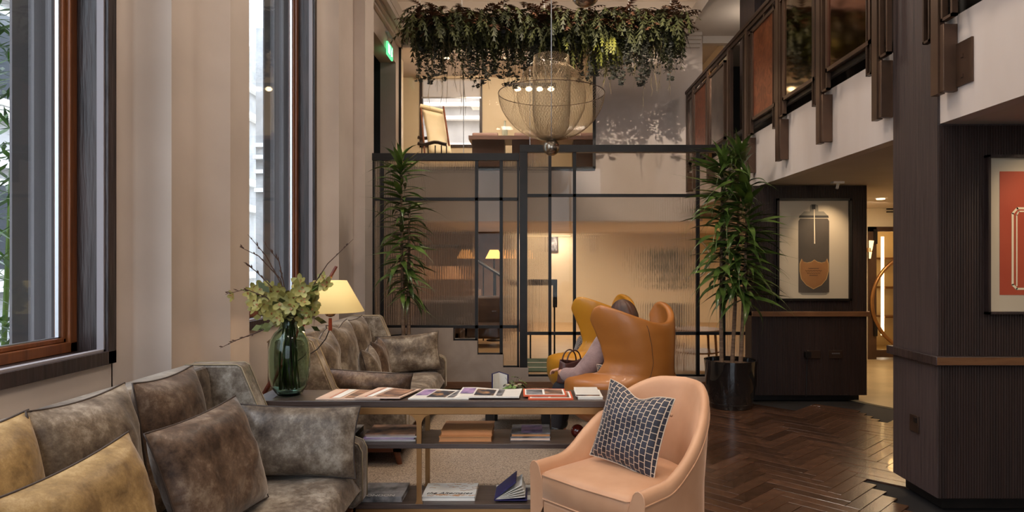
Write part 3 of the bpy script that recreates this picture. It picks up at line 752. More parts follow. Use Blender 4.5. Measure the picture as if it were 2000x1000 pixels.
b.build('fringe', M['rug_fringe'], rg, kind='stuff')

# ---- console table
TY0, TY1 = 3.71, 4.03; ZTOP = P(0, 783, TY0).z; cxl, cxr = P(487, 0, TY0).x, .56
ct = thing('console_table', 'long low dark topped console table with brass frame and three shelves', 'console table', ((cxl + cxr) / 2, 3.87, 0), world=True)
M['console_top'] = wood('dark console timber', (54, 42, 38), (84, 68, 60), rough=.33, sc=(.6, 8, 8), bump=.15)
b = MB(); b.box(cxl, cxr, TY0, TY1, ZTOP - .036, ZTOP); b.build('table_top', M['console_top'], ct, bevel=.003)
zr0, zr1 = P(0, 810, TY0).z, ZTOP - .037
for (y) in (TY0 + .004, TY1 - .024):
    b = MB(); b.box(cxl + .01, cxr - .01, y, y + .02, zr0, zr1); b.build('top_rail', M['brass'], ct, bevel=.002)
ZM = P(0, 867, TY0).z; ZB = P(0, 985, TY0).z
b = MB(); b.box(cxl + .02, P(1165, 0, TY0).x, TY0 + .0, TY1, ZM - .026, ZM); b.build('middle_shelf', M['console_top'], ct, bevel=.002)
b = MB(); b.box(cxl + .02, cxr - .02, TY0, TY1, ZB - .026, ZB); b.build('bottom_shelf', M['console_top'], ct, bevel=.002)
for y in (TY0 + .004, TY1 - .024):
    b = MB(); b.box(cxl + .01, cxr - .01, y, y + .02, ZB - .065, ZB - .027); b.build('bottom_rail', M['brass'], ct, bevel=.002)
def post_poly(x, z0, z1, w=.020, fl=.055):
    pts = []
    for s in (1, -1):
        seg = []
        for k in range(7):
            a = k / 6 * PI / 2
            seg.append((x + s * (w + fl * (1 - math.sin(a))), z0 + fl * (1 - math.cos(a))))
        for k in range(7):
            a = PI / 2 - k / 6 * PI / 2
            seg.append((x + s * (w + fl * (1 - math.sin(a))), z1 - fl * (1 - math.cos(a))))
        pts += seg if s == 1 else seg[::-1]
    return pts
for x in (cxl + .05, P(818, 0, TY0).x, cxr - .05):
    for y in (TY0 + .004, TY1 - .024):
        b = MB(); b.prism(post_poly(x, ZB - .028, zr0, .013), 'y', y, y + .02); b.build('post', M['brass'], ct, fixn=True)
        b = MB(); b.box(x - .03, x + .03, y, y + .02, 0, ZB - .065); b.build('leg', M['brass'], ct)

# ---- things on the console
def paper_mat(name, c, ink, s=(60, 9, 1), thr=.55):
    m = mat(name, c, rough=.8); t = m.node_tree; N = t.nodes; L = t.links; p = N['Principled BSDF']
    tc = N.new('ShaderNodeTexCoord'); mp = N.new('ShaderNodeMapping'); mp.inputs['Scale'].default_value = s; L.new(tc.outputs['Generated'], mp.inputs[0])
    b = N.new('ShaderNodeTexBrick'); b.inputs['Scale'].default_value = 1; b.inputs['Color1'].default_value = lin(ink); b.inputs['Color2'].default_value = lin(tuple((i + k) // 2 for i, k in zip(c, ink)))
    b.inputs['Mortar'].default_value = lin(c); b.inputs['Mortar Size'].default_value = .09; b.inputs['Brick Width'].default_value = 5; b.inputs['Row Height'].default_value = .5
    L.new(mp.outputs[0], b.inputs['Vector']); L.new(b.outputs[0], p.inputs['Base Color']); return m
M['news_pink'] = paper_mat('salmon newsprint', (226, 192, 168), (196, 160, 136), (1.6, 46, 1))
M['news_white'] = paper_mat('white newsprint', (226, 218, 206), (176, 166, 156), (1.6, 46, 1))
M['photo_brown'] = mat('printed brown photo', (60, 42, 40), (176, 128, 96), rough=.6, scale=9, detail=3)
M['photo_violet'] = mat('printed violet photo', (176, 140, 176), (90, 76, 110), rough=.6, scale=12)
M['photo_dark'] = mat('printed dark photo', (36, 36, 44), (190, 140, 90), rough=.6, scale=14, lo=.45, hi=.7)
M['photo_grey'] = mat('printed grey photo', (52, 50, 52), (150, 146, 146), rough=.5, scale=12)
M['red_print'] = mat('red orange print', (196, 84, 48), rough=.6)
M['page'] = mat('white page edges', (228, 222, 212), rough=.7)
def paper(label, x0, x1, y0, y1, z, hgt, m, quads, cat='newspaper', name='newspaper', skew=.06, group=None, bend=.008, tilt=0.0):
    """flat print: x0..x1 at its near edge, sheared to the right at the back"""
    t = thing(name, label, cat, (x0, y0, z), world=True, group=group)
    def at(u, v, dz=0.0): return (x0 + (x1 - x0) * u + skew * v, y0 + (y1 - y0) * v, z + hgt + dz + bend * math.sin(u * 5 + 1) * v * .5 + tilt * u)
    b = MB(); b.grid(10, 4, lambda u, v: at(u, v)); k = len(b.f)
    b.grid(10, 4, lambda u, v: (at(u, v)[0], at(u, v)[1], z + tilt * u * .9)); 
    for i in range(k, len(b.f)): b.f[i] = b.f[i][::-1]
    n = 10
    for (v) in (0, 1):
        st = len(b.v)
        b.grid(10, 1, lambda u, q: (at(u, v)[0], at(u, v)[1], (at(u, v)[2]) if q else z + tilt * u * .9))
    for u in (0, 1): b.grid(1, 4, lambda q, v, u=u: (at(u, v)[0], at(u, v)[1], at(u, v)[2] if q else z + tilt * u * .9))
    b.build('sheets', m, t)
    for kk, (u0, u1, v0, v1, mm, nm) in enumerate(quads):
        q = MB(); q.grid(4, 2, lambda u, v: at(u0 + (u1 - u0) * u, v0 + (v1 - v0) * v, .0012 + .0006 * kk)); q.build(nm, mm, t)
    return t
def tx(px, Y=3.74): return (px - CX) * Y / F
pq = [(.02, .17, .06, .94, M['news_pink'], 'column'), (.20, .215, .04, .96, M['red_print'], 'red_stripe'), (.24, .36, .05, .95, M['page'], 'column'), (.42, .93, .08, .92, M['photo_brown'], 'photo')]
paper('salmon pink newspaper lying nearest the vase, half under the next one', tx(617), tx(742), 3.735, 4.00, ZTOP + .001, .006, M['news_pink'], pq, skew=.035)
paper('salmon pink newspaper with a dark photo lying on top of its neighbour', tx(693), tx(782), 3.73, 4.00, ZTOP + .008, .007, M['news_pink'], pq, skew=.07, bend=.012)
wq = [(.03, .24, .3, .9, M['photo_violet'], 'photo'), (.27, .58, .12, .82, M['photo_dark'], 'photo'), (.62, .72, .1, .9, M['photo_grey'], 'column')]
paper('white newspaper with a violet picture, left of the two white ones', tx(797), tx(915), 3.74, 4.0, ZTOP + .001, .007, M['news_white'], wq, skew=.05)
paper('white newspaper curling at its corner, overlapping the other white one', tx(890), tx(1014), 3.75, 4.0, ZTOP + .008, .008, M['news_white'], wq, skew=.012, bend=.012)
rq = [(.04, .96, .1, .9, M['page'], 'border'), (.07, .45, .16, .84, M['photo_grey'], 'photo'), (.5, .92, .16, .84, M['photo_brown'], 'photo')]
paper('lower red bordered magazine in front of the wing chair', tx(1032), tx(1120), 3.725, 3.96, ZTOP + .001, .006, M['red_print'], rq, 'magazine', 'magazine', skew=-.005, bend=.0)
paper('upper red bordered magazine with house pictures', tx(1022), tx(1108), 3.78, 3.99, ZTOP + .0085, .006, M['red_print'], rq, 'magazine', 'magazine', skew=-.005, bend=.0)
def book(label, x0, x1, y0, y1, z, h, cover, page=None, top=None, cat='book', name='book', rotz=0, group=None, quads=()):
    cx, cy = (x0 + x1) / 2, (y0 + y1) / 2; w, d = x1 - x0, y1 - y0
    t = thing(name, label, cat, (cx, cy, z), rotz, group)
    b = MB(); b.box(-w/2, w/2, -d/2, d/2, 0, .0025); b.build('cover', cover, t)
    b = MB(); b.box(-w/2, w/2, -d/2, d/2, h - .0025, h); b.build('cover', top or cover, t)
    b = MB(); b.box(-w/2 + .003, w/2 - .003, -d/2 + .003, d/2 - .003, .0026, h - .0026); b.build('pages', page or M['page'], t)
    for (u0, u1, v0, v1, mm, nm) in quads:
        q = MB(); q.add([(-w/2 + w*u0, -d/2 + d*v0, h + .0006), (-w/2 + w*u1, -d/2 + d*v0, h + .0006), (-w/2 + w*u1, -d/2 + d*v1, h + .0006), (-w/2 + w*u0, -d/2 + d*v1, h + .0006)], [(0,1,2,3)]); q.build(nm, mm, t)
    return t
book('white booklet lying under another at the end of the console', tx(1129), tx(1178), 3.745, 3.97, ZTOP + .001, .012, M['page'], cat='booklet', name='booklet')
book('top white booklet on the small stack at the end of the console', tx(1125), tx(1173), 3.76, 3.98, ZTOP + .014, .012, M['page'], M['photo_brown'], M['news_white'], cat='booklet', name='booklet')
M['tan_print'] = mat('tan print', (196, 140, 90), rough=.6)
M['tan_box'] = mat('tan leather cloth', (176, 118, 70), (190, 130, 80), rough=.6)
# middle shelf
for k in range(4):
    dx = (.0, -.006, .006, .0)[k]
    book(('bottom', 'second', 'third', 'top')[k] + ' magazine of the glossy stack on the middle shelf', P(710, 0, 3.74).x + dx, P(810, 0, 3.74).x + dx, 3.76 + dx, 3.99, ZM + .001 + k * .0095, .009, (M['page'], M['photo_violet'], M['page'], M['photo_brown'])[k],
         top=M['photo_brown'] if k == 3 else None, cat='magazine', name='magazine')
book('dark closed album at the left of the middle shelf', P(640, 0, 3.76).x, P(690, 0, 3.76).x, 3.74, 4.0, ZM + .001, .035, M['photo_grey'], M['dark_void'])
book('lower wide tan box file on the middle shelf', P(857, 0, 3.75).x, P(960, 0, 3.75).x, 3.75, 4.0, ZM + .001, .028, M['tan_box'], M['tan_box'], cat='box', name='folio_box')
book('upper wide tan box file on the middle shelf', P(860, 0, 3.75).x, P(961, 0, 3.75).x, 3.77, 4.01, ZM + .030, .026, M['tan_box'], M['tan_box'], cat='box', name='folio_box')
book('lower grey art book on the middle shelf', P(996, 0, 3.75).x, P(1075, 0, 3.75).x, 3.77, 3.99, ZM + .001, .018, M['photo_grey'], M['news_pink'])
book('upper art book with a landscape photo on the middle shelf', P(998, 0, 3.75).x, P(1075, 0, 3.75).x, 3.78, 4.0, ZM + .020, .018, M['photo_grey'], M['tan_box'], quads=[(.25, .8, .1, .9, M['photo_violet'], 'photo')])
M['red_glass'] = mat('dark red lacquer', (70, 18, 12), (110, 34, 20), rough=.12, coat=.6, scale=3)
b = MB(); r = .038; b.lathe([(r * math.sin(PI * k / 14) + .0001, -r * math.cos(PI * k / 14)) for k in range(15)], 24, (P(1128, 0, 3.84).x, 3.84, ZM + r)); o = b.build('ornament_ball', M['red_glass'], smooth=180)
tag(o, 'glossy dark red ball standing at the right end of the middle shelf', 'ornament')
# bottom shelf
def text(body, size, loc, rot, m, parent, name='lettering', align='LEFT', ital=0.0):
    c = bpy.data.curves.new(name, 'FONT'); c.body = body; c.size = size; c.align_x = align; c.extrude = .0003; c.shear = ital
    c.materials.append(m); tmp = bpy.data.objects.new(name, c); COL.objects.link(tmp); bpy.context.view_layer.update()
    me = bpy.data.meshes.new_from_object(tmp.evaluated_get(bpy.context.evaluated_depsgraph_get())); bpy.data.objects.remove(tmp); me.name = name
    o = bpy.data.objects.new(name, me); COL.objects.link(o); o.location = loc; o.rotation_euler = rot
    if parent: o.parent = parent
    return o
M['letter_white'] = mat('white lettering', (226, 222, 216), rough=.6); M['letter_dark'] = mat('dark lettering', (40, 36, 34), rough=.6)
bk = book('grey photo book with white lettering at the left of the bottom shelf', P(700, 0, 3.75).x, P(786, 0, 3.75).x, 3.74, 3.98, ZB + .001, .03, M['photo_grey'], M['photo_grey'])
text('LONDON', .040, (-.10, -.112, .0308), (0, 0, 0), M['letter_white'], bk)
bk = book('white book with handwritten title on the bottom shelf', P(824, 0, 3.77).x, P(928, 0, 3.77).x, 3.76, 3.99, ZB + .001, .024, M['page'], M['page'])
text('the Alternates', .044, (-.13, -.075, .0248), (0, 0, 0), M['letter_dark'], bk, ital=.4)
sq = MB(); RR = random.Random(3)
for i in range(34):
    x, y = RR.uniform(-.13, .12), RR.choice((RR.uniform(-.02, .10), RR.uniform(-.105, -.085))); pts = [(x + .012 * k, y + .006 * math.sin(k * 2.1 + i), .0248) for k in range(4)]
    sq.tube(pts, .0011, 3)
sq.build('scribbles', M['tan_print'], bk, kind='stuff')
M['navy'] = mat('navy cloth cover', (38, 34, 84), rough=.5)
book('white magazine under the open navy book on the bottom shelf', P(966, 0, 3.8).x, P(1062, 0, 3.8).x, 3.78, 4.0, ZB + .001, .010, M['page'], quads=[(.2, .9, .2, .8, M['photo_grey'], 'photo')], cat='magazine', name='magazine')
nb = thing('open_book', 'open navy covered book fanned out on the bottom shelf beside the peach chair', 'book', (P(965, 0, 3.72).x, 3.73, ZB + .012), 0)
b = MB(); b.box(0, .18, 0, .20, 0, .004); b.build('cover', M['navy'], nb)
b = MB(); b.add([(0, .0, .004), (.0, .2, .004), (.12, .2, .10), (.12, 0, .10), (0, .0, .009), (.0, .2, .009), (.117, .2, .104), (.117, 0, .104)], [(0,1,2,3), (4,7,6,5), (0,3,7,4), (1,5,6,2), (3,2,6,7), (0,4,5,1)]); b.build('cover', M['navy'], nb)
for k in range(5):
    a = .08 + k * .10
    b = MB(); b.add([(0, .004, .005), (.17 * math.cos(a), .004, .005 + .17 * math.sin(a)), (.17 * math.cos(a), .196, .005 + .17 * math.sin(a)), (0, .196, .005),
                     (0, .004, .007), (.17 * math.cos(a), .004, .007 + .17 * math.sin(a)), (.17 * math.cos(a), .196, .007 + .17 * math.sin(a)), (0, .196, .007)],
                    [(0,1,2,3), (4,7,6,5), (0,4,5,1), (1,5,6,2), (2,6,7,3)]); b.build('pages', M['page'], nb)

# ---- barrel chair
M['peach'] = mat('peach velvet', (190, 140, 104), (206, 156, 120), rough=.55, scale=3.5, detail=6, sheen=.6, bump=.10, bscale=14, sheen_tint=(250, 210, 180))
def sstep(a, b, x):
    t = max(0, min(1, (x - a) / (b - a))); return t * t * (3 - 2 * t)
bc = thing('barrel_chair', 'peach velvet tub armchair with round back in the foreground', 'armchair', (.45, 3.38, 0), math.radians(-136))
# local +x = facing; half width .34 ; path of the shell from left arm front round the back to right arm front
def path(t, off=0.0):
    Rr = .315 + off; Ls = .34
    tot = 2 * Ls + PI * .33; s = t * tot
    if s < Ls: return (Ls - s - .02, Rr, 0, 1)
    if s > tot - Ls: return (s - (tot - Ls) - .02, -Rr, 0, -1)
    a = PI / 2 + (s - Ls) / .33
    return (Rr * math.cos(a) * 1.05 - .02, Rr * math.sin(a), math.cos(a), math.sin(a))
def toph(t):
    u = abs(2 * t - 1)   # 0 back, 1 arm fronts
    return .462 + .345 * (1 - sstep(.12, .80, u)) + .015 * (1 - u)
sec_n = 16
def shell(u, v):
    # v runs round the section: outer bottom -> outer top -> inner top -> inner bottom
    h = toph(u); th = .027 + .006 * sstep(.5, 1, abs(2*u-1)); lean = .11 * (h - .3) / .5 * (1 - abs(2 * u - 1)) 
    w = v * 4
    if w < 1.6: z = .09 + (h - .045 - .09) * (w / 1.6); off = th
    elif w < 2.4:
        a = (w - 1.6) / .8 * PI; off = th * math.cos(a); z = h - .045 + .045 * math.sin(a)
    else:
        q = (w - 2.4) / 1.6; z = h - .045 - (h - .045 - .25) * q; off = -th - .022 * math.sin(min(1, q * 2.2) * PI / 2)
    flare = .05 * max(0, z - .35) / .5
    x, y, nx, ny = path(u, 0)
    return (x + nx * (off + flare + lean), y + (ny if nx == 0 else ny) * (off + flare * .6), z)
b = MB(); b.grid(56, 28, shell)
# close the two arm fronts
for u in (0, 1):
    ring = [shell(u, j / 28) for j in range(29)]; b.add(ring, [tuple(range(29))])
b.build('shell', M['peach'], bc, smooth=50, fixn=True)
for off in (.052,):
    p = MB(); p.tube([(lambda q: (q[0], q[1], q[2]))(shell(k / 60, (.385 if off > 0 else .615))) for k in range(61)], .0045, 6); p.build('piping', M['peach'], bc, smooth=180)
# front arm faces piping
for u in (0.002, .998):
    p = MB(); p.tube([shell(u, .05 + .9 * j / 28) for j in range(29)], .0045, 6); p.build('piping', M['peach'], bc, smooth=180)
def D_shape(s, z, n=30):
    """seat outline"""
    pts = []
    for k in range(n):
        a = PI / 2 + PI * k / (n - 1); pts.append((.262 * s * math.cos(a) * 1.05 - .03, .272 * s * math.sin(a), z))
    pts += [(.30 * s, -.276 * s, z), (.325 * s, -.258 * s, z), (.335 * s, 0, z), (.325 * s, .258 * s, z), (.30 * s, .276 * s, z)]
    return pts
b = MB(); rows = [D_shape(.97, .285), D_shape(1.0, .295), D_shape(1.0, .40), D_shape(.985, .415), D_shape(.90, .428), D_shape(.5, .437), D_shape(.05, .44)]
n = len(rows[0]); vs = [p for r_ in rows for p in r_]; fs = []
for j in range(len(rows) - 1):
    for i in range(n): fs.append((j*n+i, j*n+(i+1) % n, (j+1)*n+(i+1) % n, (j+1)*n+i))
fs.append(tuple(range(n))); fs.append(tuple((len(rows)-1)*n + i for i in range(n)))
b.add(vs, fs); sc_ = b.build('seat_cushion', M['peach'], bc, smooth=60, fixn=True)
p = MB(); pr_ = D_shape(1.0, .407); p.tube(pr_ + [pr_[0]], .005, 6, cap=False); p.build('piping', M['peach'], sc_, smooth=180)
p = MB(); pr_ = D_shape(.998, .292); p.tube(pr_ + [pr_[0]], .0045, 6, cap=False); p.build('piping', M['peach'], sc_, smooth=180)
b = MB(); b.prism([(q[0] * 1.0, q[1] * 1.0) for q in D_shape(.99, 0)], 'z', .09, .282); b.build('seat_base', M['peach'], bc, bevel=.01, fixn=True)
for (z, yy) in ((.66, .07), (.66, -.10), (.56, -.02)):
    b = MB(); xx = -.30 - .0; b.lathe([(.0001, .008), (.008, .006), (.011, 0)], 12); b.xf(Matrix.Translation((-.302 + abs(yy) * .25, yy, z)) @ Matrix.Rotation(PI / 2, 4, 'Y')); b.build('button', M['peach'], bc, smooth=180)
for (x, y) in ((.27, .24), (.27, -.24), (-.24, .2), (-.24, -.2)):
    b = MB(); b.cyl((x, y, .09), (x, y, 0), .022, .016, 10); b.build('leg', M['leg_wood'], bc, smooth=60)

# ---- patterned cushions
def hexpattern():
    m = mat('navy trellis weave', (30, 28, 34), rough=.6, sheen=.4); t = m.node_tree; N = t.nodes; L = t.links; p = N['Principled BSDF']
    tc = N.new('ShaderNodeTexCoord'); mp = N.new('ShaderNodeMapping'); mp.inputs['Scale'].default_value = (10.5, 12, 1); mp.inputs['Rotation'].default_value = (0, 0, PI / 2); L.new(tc.outputs['UV'], mp.inputs[0])
    br = N.new('ShaderNodeTexBrick'); br.inputs['Scale'].default_value = 1; br.offset = .5; br.inputs['Brick Width'].default_value = 1; br.inputs['Row Height'].default_value = .78
    br.inputs['Mortar Size'].default_value = .10; br.inputs['Mortar Smooth'].default_value = 0; br.inputs['Color1'].default_value = lin((30, 28, 36)); br.inputs['Color2'].default_value = lin((50, 48, 60)); br.inputs['Mortar'].default_value = lin((34, 32, 38))
    b2 = N.new('ShaderNodeTexBrick'); b2.inputs['Scale'].default_value = 1; b2.offset = .5; b2.inputs['Brick Width'].default_value = 1; b2.inputs['Row Height'].default_value = .78
    b2.inputs['Mortar Size'].default_value = .045; b2.inputs['Mortar Smooth'].default_value = 0
    b2.inputs['Color1'].default_value = (0, 0, 0, 1); b2.inputs['Color2'].default_value = (0, 0, 0, 1); b2.inputs['Mortar'].default_value = (1, 1, 1, 1)
    L.new(mp.outputs[0], br.inputs['Vector']); L.new(mp.outputs[0], b2.inputs['Vector'])
    mx = N.new('ShaderNodeMixRGB'); L.new(br.outputs['Color'], mx.inputs[1]); mx.inputs[2].default_value = lin((206, 182, 158)); L.new(b2.outputs['Fac'], mx.inputs[0]); L.new(mx.outputs[0], p.inputs['Base Color'])
    return m
M['trellis'] = hexpattern()
cushion('navy trellis patterned cushion standing in the peach tub chair', .40, .40, .13, (.42, 3.36, .438), math.radians(-134), 16, M['trellis'], 21, roll=-7, chop=.10, pip='trellis', pr=.003)

# ---- egg chairs
M['tan_leather'] = mat('tan leather', (158, 94, 36), (172, 106, 46), rough=.38, scale=3, bump=.06, bscale=40, coat=.1)
M['mustard_leather'] = mat('mustard leather', (192, 124, 26), (206, 140, 38), rough=.36, scale=3, bump=.06, bscale=40, coat=.1)
M['alu'] = mat('polished aluminium', (190, 186, 178), rough=.25, metal=.9)
def egg(label, loc, rz, m):
    t = thing('wing_chair', label, 'armchair', loc, rz)
    U0, NZ = 150, 40
    zs = [.25, .29, .35, .42, .51, .58, .63, .73, .84, .94, 1.02, 1.08, 1.12]
    #      half width b, depth a (to back), centre c, arc half angle (deg)
    tb = {'b': [.16, .27, .35, .39, .41, .41, .315, .285, .30, .32, .34, .352, .355],
          'a': [.16, .25, .31, .35, .37, .38, .375, .36, .345, .335, .32, .30, .28],
          'c': [.06, .04, .02, .00, -.01, -.02, -.035, -.05, -.055, -.05, -.04, -.03, -.02],
          'g': [180, 165, 150, 146, 143, 134, 86, 82, 87, 93, 98, 101, 103]}
    def val(k, z):
        if z <= zs[0]: return tb[k][0]
        for i in range(len(zs) - 1):
            if z <= zs[i + 1]:
                q = (z - zs[i]) / (zs[i + 1] - zs[i]); q = q * q * (3 - 2 * q) * .5 + q * .5
                return tb[k][i] * (1 - q) + tb[k][i + 1] * q
        return tb[k][-1]
    def pt(u, v):
        s = 2 * u - 1
        ztop = 1.005 + .13 * (math.sin(min(1, abs(s) / .78) * PI / 2) ** 2.2) - .11 * max(0, (abs(s) - .74) / .26) ** 2
        z = .25 + (ztop - .25) * v
        g = math.radians(val('g', z)) * s
        a, b_, c = val('a', z), val('b', z), val('c', z)
        lean = -.05 * max(0, z - .4) / .6
        zz = z
        if abs(s) > .85 and z < .62: zz = z
        return Vector((c + lean - a * math.cos(g), b_ * math.sin(g), zz))
    nu, nv = 44, 34
    b = MB(); P0 = [[pt(i / nu, j / nv) for i in range(nu + 1)] for j in range(nv + 1)]
    b.grid(nu, nv, lambda u, v: pt(u, v))
    o = b.build('shell', m, t, smooth=180)
    so = o.modifiers.new('thick', 'SOLIDIFY'); so.thickness = .05; so.offset = 0
    sb = o.modifiers.new('sub', 'SUBSURF'); sb.levels = 1; sb.render_levels = 1
    # back seams
    for u in (.36, .64):
        p = MB(); 
        pts = []
        for j in range(4, 33):
            q = pt(u, j / 34); n = (pt(u + .01, j / 34) - pt(u - .01, j / 34)).cross(pt(u, j / 34 + .01) - pt(u, j / 34 - .01)).normalized()
            out = Vector((q.x, q.y, 0)).normalized(); n = n if n.dot(out) > 0 else -n
            pts.append(q + n * .0255)
        p.tube(pts, .0016, 4); p.build('seam', M['piping_dark'], t, smooth=180)
    # seat pad
    def seat(u, v):
        a = u * 2 * PI; r = v
        e = .05 * (1 - r ** 4) ** .5 if r < 1 else 0
        return (.04 + .34 * r * math.cos(a), .30 * r * math.sin(a), .36 + e)
    b = MB(); b.grid(28, 8, seat, cu=True); b.grid(28, 1, lambda u, v: (.04 + .34 * math.cos(u * 2 * PI) * (1 - .2 * v), .30 * math.sin(u * 2 * PI) * (1 - .2 * v), .36 - .1 * v), cu=True)
    b.build('seat', m, t, smooth=60, fixn=True)
    b = MB(); b.cyl((0, 0, .07), (0, 0, .28), .028, .024, 14); b.build('column', M['alu'], t, smooth=60)
    for k in range(4):
        a = PI / 4 + k * PI / 2
        b = MB(); b.tube([(0.02 * math.cos(a), .02 * math.sin(a), .085), (.16 * math.cos(a), .16 * math.sin(a), .06), (.33 * math.cos(a), .33 * math.sin(a), .018)], [.028, .020, .014], 8)
        b.build('foot', M['alu'], t, smooth=60)
    return t
E1 = (.62, 5.15); E1R = math.radians(133)
egg('tan leather wing armchair seen from behind with a person sitting in it', (E1[0], E1[1], .014), E1R, M['tan_leather'])
E2 = (.50, 6.35); E2R = math.radians(142)
egg('empty mustard leather wing armchair behind the tan one', (E2[0], E2[1], .014), E2R, M['mustard_leather'])
cushion('navy trellis patterned cushion leaning in the empty mustard wing chair', .40, .38, .12, (.36, 6.20, .415), E2R + .7, 14, M['trellis'], 22, pip='trellis', pr=.003)
cushion('navy trellis patterned cushion squeezed behind the sitting person', .30, .30, .10, (.60, 4.93, .42), E1R - .9, 10, M['trellis'], 23, pip='trellis', pr=.003)
# ================================================================ SCREEN, PLANTS, LAMP, VASE ...
YS = 7.89
M['screen'] = M['black_metal']
b = MB()   # stepped stone plinth
def zs_(y): return P(0, y, YS).z
def xs_(x): return P(x, 0, YS).x
poly = [(xs_(728), 0), (xs_(1480), 0), (xs_(1480), zs_(735)), (xs_(1032), zs_(735)), (xs_(1032), zs_(717)), (xs_(983), zs_(717)), (xs_(983), zs_(692)), (xs_(933), zs_(692)), (xs_(933), zs_(665)), (xs_(886), zs_(665)), (xs_(886), zs_(640)), (xs_(728), zs_(640))]
b.prism(poly, 'y', YS - .05, YS + .10); struct('partition_plinth', b, M['stone'], fixn=True)
b = MB(); b.box(xs_(728), xs_(1480), YS - .07, YS - .05, .0, zs_(744)); struct('baseboard_back', b, M['rail_wood'])
def screen(label, loc, vert, hor, panes):
    t = thing('glass_screen', label, 'screen', loc, world=True)
    for (x0, x1, y0, y1, d) in vert:
        b = MB(); b.box(xs_(x0), xs_(x1), YS - d, YS + d, zs_(y1), zs_(y0)); b.build('post' if x1 - x0 > 9 else 'mullion', M['screen'], t)
    for (x0, x1, y0, y1, d) in hor:
        b = MB(); b.box(xs_(x0), xs_(x1), YS - d, YS + d, zs_(y1), zs_(y0)); b.build('rail', M['screen'], t)
    for (x0, x1, y0, y1, k) in panes:
        b = MB(); b.box(xs_(x0), xs_(x1), YS - .006, YS + .006, zs_(y1), zs_(y0)); b.build('pane', M['ribbed_glass' if k else 'clear_glass'], t)
    return t
screen('left black framed reeded glass screen stepping down over the stone plinth', (xs_(870), YS, zs_(640)),
       [(728, 732, 300, 640, .02), (743, 750, 314, 640, .02), (928, 934, 314, 690, .02), (976, 982, 314, 715, .02), (885, 888, 640, 665, .02), (1010, 1014, 314, 717, .02)],
       [(728, 1014, 300, 314, .035), (732, 1012, 386, 392, .02), (732, 1012, 635, 641, .02), (886, 932, 661, 666, .02), (932, 982, 689, 693, .02), (980, 1014, 714, 718, .02)],
       [(732, 743, 314, 386, 1), (732, 743, 392, 635, 1), (750, 928, 314, 386, 1), (750, 928, 392, 635, 1), (934, 976, 314, 386, 0), (934, 976, 392, 635, 0), (982, 1010, 314, 386, 1), (982, 1010, 392, 635, 1),
        (888, 928, 641, 661, 0), (934, 976, 641, 689, 0), (982, 1010, 641, 714, 1)])
screen('right taller black framed reeded glass screen behind the wing chairs', (xs_(1240), YS, zs_(735)),
       [(1015, 1030, 286, 735, .04), (1071, 1077, 298, 735, .02), (1119, 1125, 298, 735, .02), (1359, 1366, 298, 735, .02), (1410, 1416, 298, 735, .02), (1462, 1476, 286, 735, .04)],
       [(1015, 1476, 284, 298, .045), (1030, 1462, 379, 385, .02), (1030, 1462, 648, 654, .02), (1030, 1462, 731, 736, .02)],
       [(1030, 1071, 298, 379, 1), (1030, 1071, 385, 648, 1), (1030, 1071, 654, 731, 0), (1077, 1119, 298, 379, 0), (1077, 1119, 385, 648, 0), (1077, 1119, 654, 731, 0),
        (1125, 1359, 298, 379, 0), (1125, 1359, 385, 648, 1), (1125, 1359, 654, 731, 1), (1366, 1410, 298, 379, 0), (1366, 1410, 385, 648, 0), (1366, 1410, 654, 731, 0),
        (1416, 1462, 298, 379, 1), (1416, 1462, 385, 648, 1), (1416, 1462, 654, 731, 1)])

# ---- balustrade of the balcony
XB = 2.28
def PX(x, y, X=XB): 
    Y = X * F / (x - CX); return Vector((X, Y, H - (y - CY) / F * Y))
zh = H + 1.116 * XB
bal = thing('balustrade', 'brown bronze balcony balustrade with hanging frames and inset panels', 'balustrade', (XB, 7.4, 2.9), world=True)
for (y0, y1) in ((4.46, 11.05 - .8), (0.6, 3.95)):
    b = MB(); b.box(XB - .03, XB + .03, y0, y1, zh - .03, zh + .012); b.box(XB - .015, XB + .015, y0, y1, zh - .075, zh - .03); b.build('handrail', M['bronze_dark'], bal, bevel=.004)
    b = MB(); b.box(XB + .02, XB + .05, y0, y1, 2.885, 2.93); b.build('bottom_rail', M['black_metal'], bal)
M['copper'] = mat('patterned copper panel', (120, 64, 38), (160, 92, 58), rough=.35, metal=.6, scale=9, detail=8, distort=1.5)
M['mirror'] = mat('dark tinted mirror', (120, 104, 84), rough=.05, metal=1.0)
M['rose_mirror'] = mat('rose tinted mirror', (150, 108, 92), rough=.07, metal=1.0)
M['smoky'] = mat('mottled silver mirror', (132, 122, 112), (160, 148, 136), rough=.12, metal=.9, scale=6)
def rect_frame(name, y0, y1, z0, z1, w, d, m, x=XB):
    b = MB(); b.box(x - d, x + d, y0, y0 + w, z0, z1); b.box(x - d, x + d, y1 - w, y1, z0, z1); b.box(x - d, x + d, y0, y1, z0, z0 + w); b.box(x - d, x + d, y0, y1, z1 - w, z1)
    return b.build(name, m, bal)
zp0, zp1 = 2.955, 3.84
panels = [(7.10, 6.46, 'copper', 1), (6.21, 5.56, 'mirror', 1), (5.285, 4.635, 'rose_mirror', 1), (9.72, 9.06, 'copper', 0), (8.85, 8.2, 'smoky', 0), (3.55, 2.95, 'mirror', 1), (10.12, 9.86, 'smoky', 0)]
for (ya, yb, m, _) in panels:
    fr = rect_frame('panel_frame', yb - .03, ya + .03, zp0 - .03, zp1 + .03, .03, .02, M['bronze'])
    b = MB(); b.box(XB - .006, XB + .006, yb, ya, zp0, zp1); b.build('panel', M[m], bal)
    b = MB(); b.box(XB - .012, XB + .012, (ya + yb) / 2 - .01, (ya + yb) / 2 + .01, zp1 + .03, zh - .05); b.build('stub', M['bronze'], bal)
